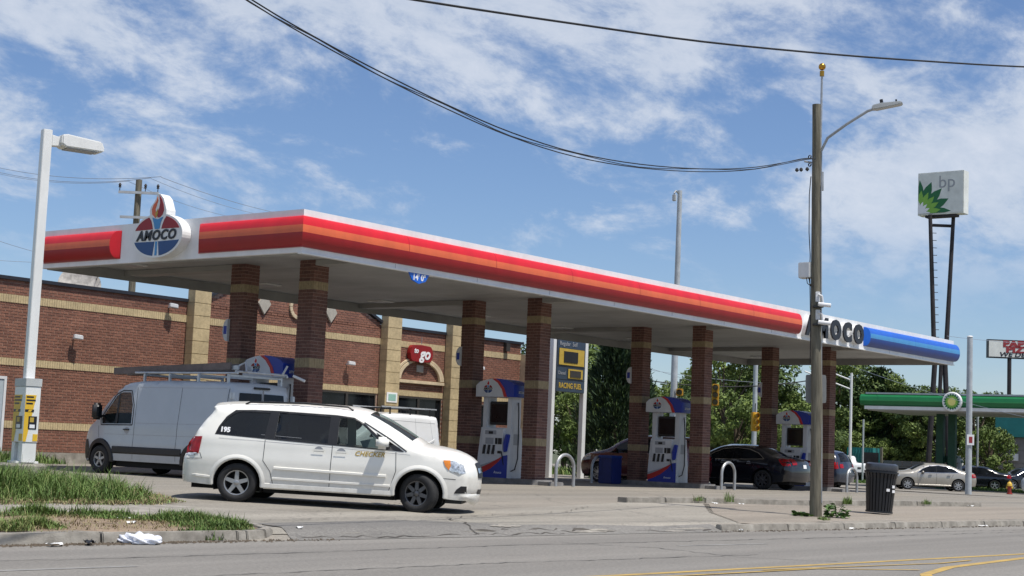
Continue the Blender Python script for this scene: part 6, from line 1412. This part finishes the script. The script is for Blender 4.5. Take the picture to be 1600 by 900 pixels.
# ================================================================ GRASS, WEEDS, LITTER
def grass_field(name,label,poly,n,h0,h1,mts,lean=.35,w=.006,zoff=.02,seed=0,dens_f=None,kind='stuff',cat='grass',fadew=.45):
    r=np.random.default_rng(seed); A=np.array(poly); lo=A.min(0); hi=A.max(0); pts=np.empty((0,2))
    while len(pts)<n:
        q=r.uniform(lo,hi,(n*2,2)); q=q[inpoly(q,poly)]
        if dens_f is not None: q=q[r.random(len(q))<dens_f(q)]
        pts=np.r_[pts,q]
    pts=pts[:n]; z=np.array([g(x,y) for x,y in pts])+zoff
    ed=np.full(n,9.0); PA=np.array(poly); PB=np.roll(PA,-1,0)
    for a_,b_ in zip(PA,PB):
        ab=b_-a_; tt_=np.clip(((pts-a_)@ab)/max(ab@ab,1e-9),0,1); ed=np.minimum(ed,np.hypot(*(pts-a_-np.outer(tt_,ab)).T))
    fade=np.clip(.25+ed/fadew+r.normal(size=n)*.2,.12,1) if fadew else np.ones(n)
    tuft=.7*np.sin(pts[:,0]*3.1+np.cos(pts[:,1]*2.3)*2)*np.cos(pts[:,1]*3.7+pts[:,0])+.5*np.sin(pts[:,0]*9.7+pts[:,1]*4.1)*np.cos(pts[:,1]*11.3); h=(h0+(h1-h0)*np.clip(.5+.5*tuft+r.normal(size=n)*.26,0,1.3))*fade
    a=r.uniform(0,2*PI,n); dx,dy=np.cos(a),np.sin(a); l=h*r.uniform(.1,lean*2,n); b=a+PI/2; ww=w*r.uniform(.6,1.5,n)
    P=[]
    for f,g2,wf in ((0,0,1),(.55,.35,.8)):
        for s_ in (-1,1): P.append(np.c_[pts[:,0]+dx*l*g2+np.cos(b)*ww*wf*s_,pts[:,1]+dy*l*g2+np.sin(b)*ww*wf*s_,z+h*f])
    P.append(np.c_[pts[:,0]+dx*l,pts[:,1]+dy*l,z+h*(1-.25*np.clip(l/h,0,1))])
    V=np.stack(P,1).reshape(-1,3); base=np.arange(n)[:,None]*5
    li=np.concatenate([base+np.array([0,1,3,2]),base+np.array([2,3,4])],1).ravel(); me=bpy.data.meshes.new(name)
    me.vertices.add(n*5); me.vertices.foreach_set('co',V.ravel()); me.loops.add(n*7); me.loops.foreach_set('vertex_index',li)
    st_=np.stack([np.arange(n)*7,np.arange(n)*7+4],1).ravel(); tt=np.tile([4,3],n); me.polygons.add(n*2); me.polygons.foreach_set('loop_start',st_); me.polygons.foreach_set('loop_total',tt)
    for m_ in mts: me.materials.append(M[m_])
    me.polygons.foreach_set('material_index',np.repeat(r.choice(len(mts),n,p=[[1],[.8,.2],[.58,.17,.25]][len(mts)-1]),2).astype(np.int32)); me.update()
    o=link(name,me); tag(o,label,cat,None,kind); return o
grass_field('tall_grass','tall uncut green grass around the lamp post base',[(8.0,20.55),(13.2,19.75),(15.5,19.35),(15.9,19.5),(16.9,20.6),(17.3,22),(17.0,24),(16.6,26.4),(14,28.5),(8,29.5)],78000,.12,.52,['grass','grass2','grass3'],seed=1,w=.0055,lean=.75,fadew=1.3,zoff=.03)
grass_field('dead_thatch','short dead straw and thatch at the edges of the grass bank',[(8,19.9),(13.2,19.1),(15.6,18.9),(16.7,19.5),(17.3,20.6),(17.6,23),(17,26),(16.2,26),(16.4,21.6),(15.4,20.0),(13,20.4),(8,21.2)],14000,.015,.10,['straw','grass2','grass3'],seed=31,lean=1.2,w=.006,fadew=.3)
grass_field('verge_thatch','dead straw and sparse blades scattered over the bare soil patch',[(8,15.5),(14.1,15.1),(14.5,15.8),(14.4,16.6),(13.0,17.9),(8,18.6)],6000,.01,.06,['straw','grass2'],seed=32,lean=1.2,w=.005,fadew=.3)
vd=lambda q:np.clip(.35+.8*np.sin(q[:,0]*5.3+1)*np.cos(q[:,1]*6.1+q[:,0]*1.7)+.25*(q[:,0]-13),.01,1)
grass_field('verge_grass_strip','ragged grass strip between the walkway and the bare soil',[(8,17.7),(12.3,17.35),(12.9,16.95),(13.6,16.3),(13.5,15.45),(14.1,15.3),(14.5,15.7),(14.45,16.35),(13.9,17.0),(12.6,17.9),(8,18.5)],13000,.03,.19,['grass','grass2','grass3'],seed=2,lean=.6,dens_f=vd,w=.0055)
grass_field('kerb_grass','dry grass tuft behind the left kerb',[(9,15.6),(11.3,15.4),(11.9,15.9),(11.5,16.5),(9,16.9)],3800,.04,.19,['grass2','grass','grass3'],seed=3,lean=.6,dens_f=vd,w=.0055)
grass_field('kerb_corner_grass','grass tuft by the kerb corner',[(12.9,15.1),(14.1,15.1),(14.4,15.5),(13.6,15.9),(13.0,15.6)],2200,.03,.15,['grass','grass2'],seed=4,lean=.6,dens_f=vd,w=.0055)
grass_field('gutter_weed','grass tuft growing over the kerb face',[(13.0,14.75),(13.3,14.75),(13.3,15.2),(13.0,15.2)],500,.08,.18,['grass'],seed=5)
grass_field('far_wall_grass','grass along the foot of the brick store wall',[(18,36.8),(27.2,36.8),(27.4,38.4),(18,38.4)],6000,.10,.40,['grass','grass2'],seed=8,w=.012)
grass_field('price_sign_lawn','lawn behind the price sign',[(58,42),(72,41),(84,47),(82,52),(60,50)],9000,.15,.45,['grass','grass2'],seed=9,w=.03)
grass_field('side_verge_lawn','lawn strip behind the silver sedan',[(86,23),(91,22),(104,42),(117,62),(112,65),(98,44)],9000,.08,.22,['grass'],seed=10,w=.03)
for i,(x,y,n,h,lb) in enumerate(((31.3,18.75,60,.24,'weeds sprouting left end of the inner parking kerb'),(32.1,18.45,60,.42,'tall thin weed on the inner parking kerb'),(36.4,17.5,150,.30,'grassy weed on the inner kerb right of the wooden pole'),(40.6,17.2,80,.18,'low weed on the inner kerb right of the street bin'),(28.2,14.05,120,.08,'small grass patch on the pavement edge left of the wooden pole'))):
    grass_field('weed',lb,[(x-.17,y-.08),(x+.17,y-.08),(x+.17,y+.08),(x-.17,y+.08)],n,h*.4,h,['grass','grass2'],seed=20+i,zoff=.05,kind=None,cat='weed',fadew=0)
def leafy(name,label,x,y,n,rx,h,seed):
    r=np.random.default_rng(seed); t=thing(name,label,'plant',(x,y,g(x,y)))
    for k in range(n):
        a=r.uniform(0,2*PI); q=rx*r.random()**.6; z=h*r.uniform(.1,1)*(1-.5*q/rx); c=Vector((q*math.cos(a),q*math.sin(a),z)); d=Vector((math.cos(a),math.sin(a),r.uniform(-.4,.5))).normalized(); s=d.cross(Vector((r.normal(),r.normal(),2))).normalized(); L_=r.uniform(.09,.17); nn=d.cross(s)
        P=[c,c+d*L_*.3+s*L_*.36,c+d*L_*.65+s*L_*.30-nn*.01,c+d*L_,c+d*L_*.65-s*L_*.30-nn*.01,c+d*L_*.3-s*L_*.36]; 
        G().add([tuple(p) for p in P],[(0,1,2,3),(0,3,4,5)]).build('leaf','weed',t,recalc=False)
    gg=G()
    for k in range(8): a=r.uniform(0,2*PI); gg.tube([(0,0,0),(rx*.4*math.cos(a),rx*.4*math.sin(a),h*.6),(rx*.7*math.cos(a),rx*.7*math.sin(a),h*.8)],.006,4)
    gg.build('stem','weed',t)
leafy('leafy_weed','broad-leaved green weed at the right foot of the wooden utility pole',30.12,14.72,80,.20,.34,1)
leafy('leafy_weed','low dark broad-leaved weed at the left foot of the wooden utility pole',29.55,15.25,45,.17,.10,2)
# plastic bag in the gutter
bm=bmesh.new(); bmesh.ops.create_icosphere(bm,subdivisions=4,radius=1)
for v in bm.verts:
    p=v.co; n_=math.sin(p.x*7+p.y*5)*.06+math.sin(p.z*9+p.x*11)*.05+math.sin(p.x*19+p.y*23)*.025
    v.co=Vector((p.x*.25*(1+n_),p.y*.12*(1+n_*2),max(-.0,(p.z+.55)*.075*(1+n_*2.5))))
me=bpy.data.meshes.new('plastic_bag'); bm.to_mesh(me); bm.free(); me.materials.append(M['bag']); me.polygons.foreach_set('use_smooth',[True]*len(me.polygons)); o=link('plastic_bag',me); o.location=(11.93,14.72,.005); o.rotation_euler=(0,0,-.75); tag(o,'crumpled pale plastic bag lying in the gutter below the soil patch','plastic bag')
def scrap(x,y,s,label,asp=.6,h=.03,mt='paper'):
    r=random.Random(int(x*100)); n=5; V=[];F=[]; gx,gy=g(x,y),0
    for i in range(n):
        for j in range(n): V.append(((i/(n-1)-.5)*s*2+r.uniform(-.1,.1)*s,(j/(n-1)-.5)*s*2*asp+r.uniform(-.1,.1)*s,.02+r.uniform(0,h)))
    for i in range(n-1):
        for j in range(n-1): F.append((i*n+j,(i+1)*n+j,(i+1)*n+j+1,i*n+j+1))
    o=G().add(V,F).build('litter_scrap',mt,None,recalc=False); o.location=(x,y,g(x,y)); o.rotation_euler=(0,0,r.uniform(0,6)); tag(o,label,'litter','pieces of litter on the verge and gutter')
for x,y,s,lb in ((10.75,14.72,.09,'crumpled white wrapper in the gutter left of the plastic bag'),(13.3,16.75,.08,'white paper scrap on the soil patch, farther of two'),(12.95,16.15,.08,'white paper scrap on the soil patch, nearer of two'),(10.0,14.8,.03,'tiny white scrap at the far left of the gutter'),(14.9,15.1,.05,'white scrap at the kerb corner by the driveway'),
   (28.0,13.35,.06,'white scrap in the right gutter in front of the wooden pole'),(33.8,13.0,.09,'white scrap in the right gutter in front of the street bin'),(31.4,18.4,.07,'white scrap beside the inner kerb weeds'),(32.1,18.1,.06,'second white scrap beside the inner kerb weeds'),(42.6,16.75,.10,'white scrap by the right end of the inner kerb'),(24.4,13.75,.05,'tiny white scrap where the driveway meets the right kerb'),(22.0,35.6,.12,'white litter ball by the brick store wall')):
    scrap(x,y,s,lb)
scrap(11.25,14.75,.10,'dark crumpled can and leaves in the gutter just left of the plastic bag',.5,.05,'black')
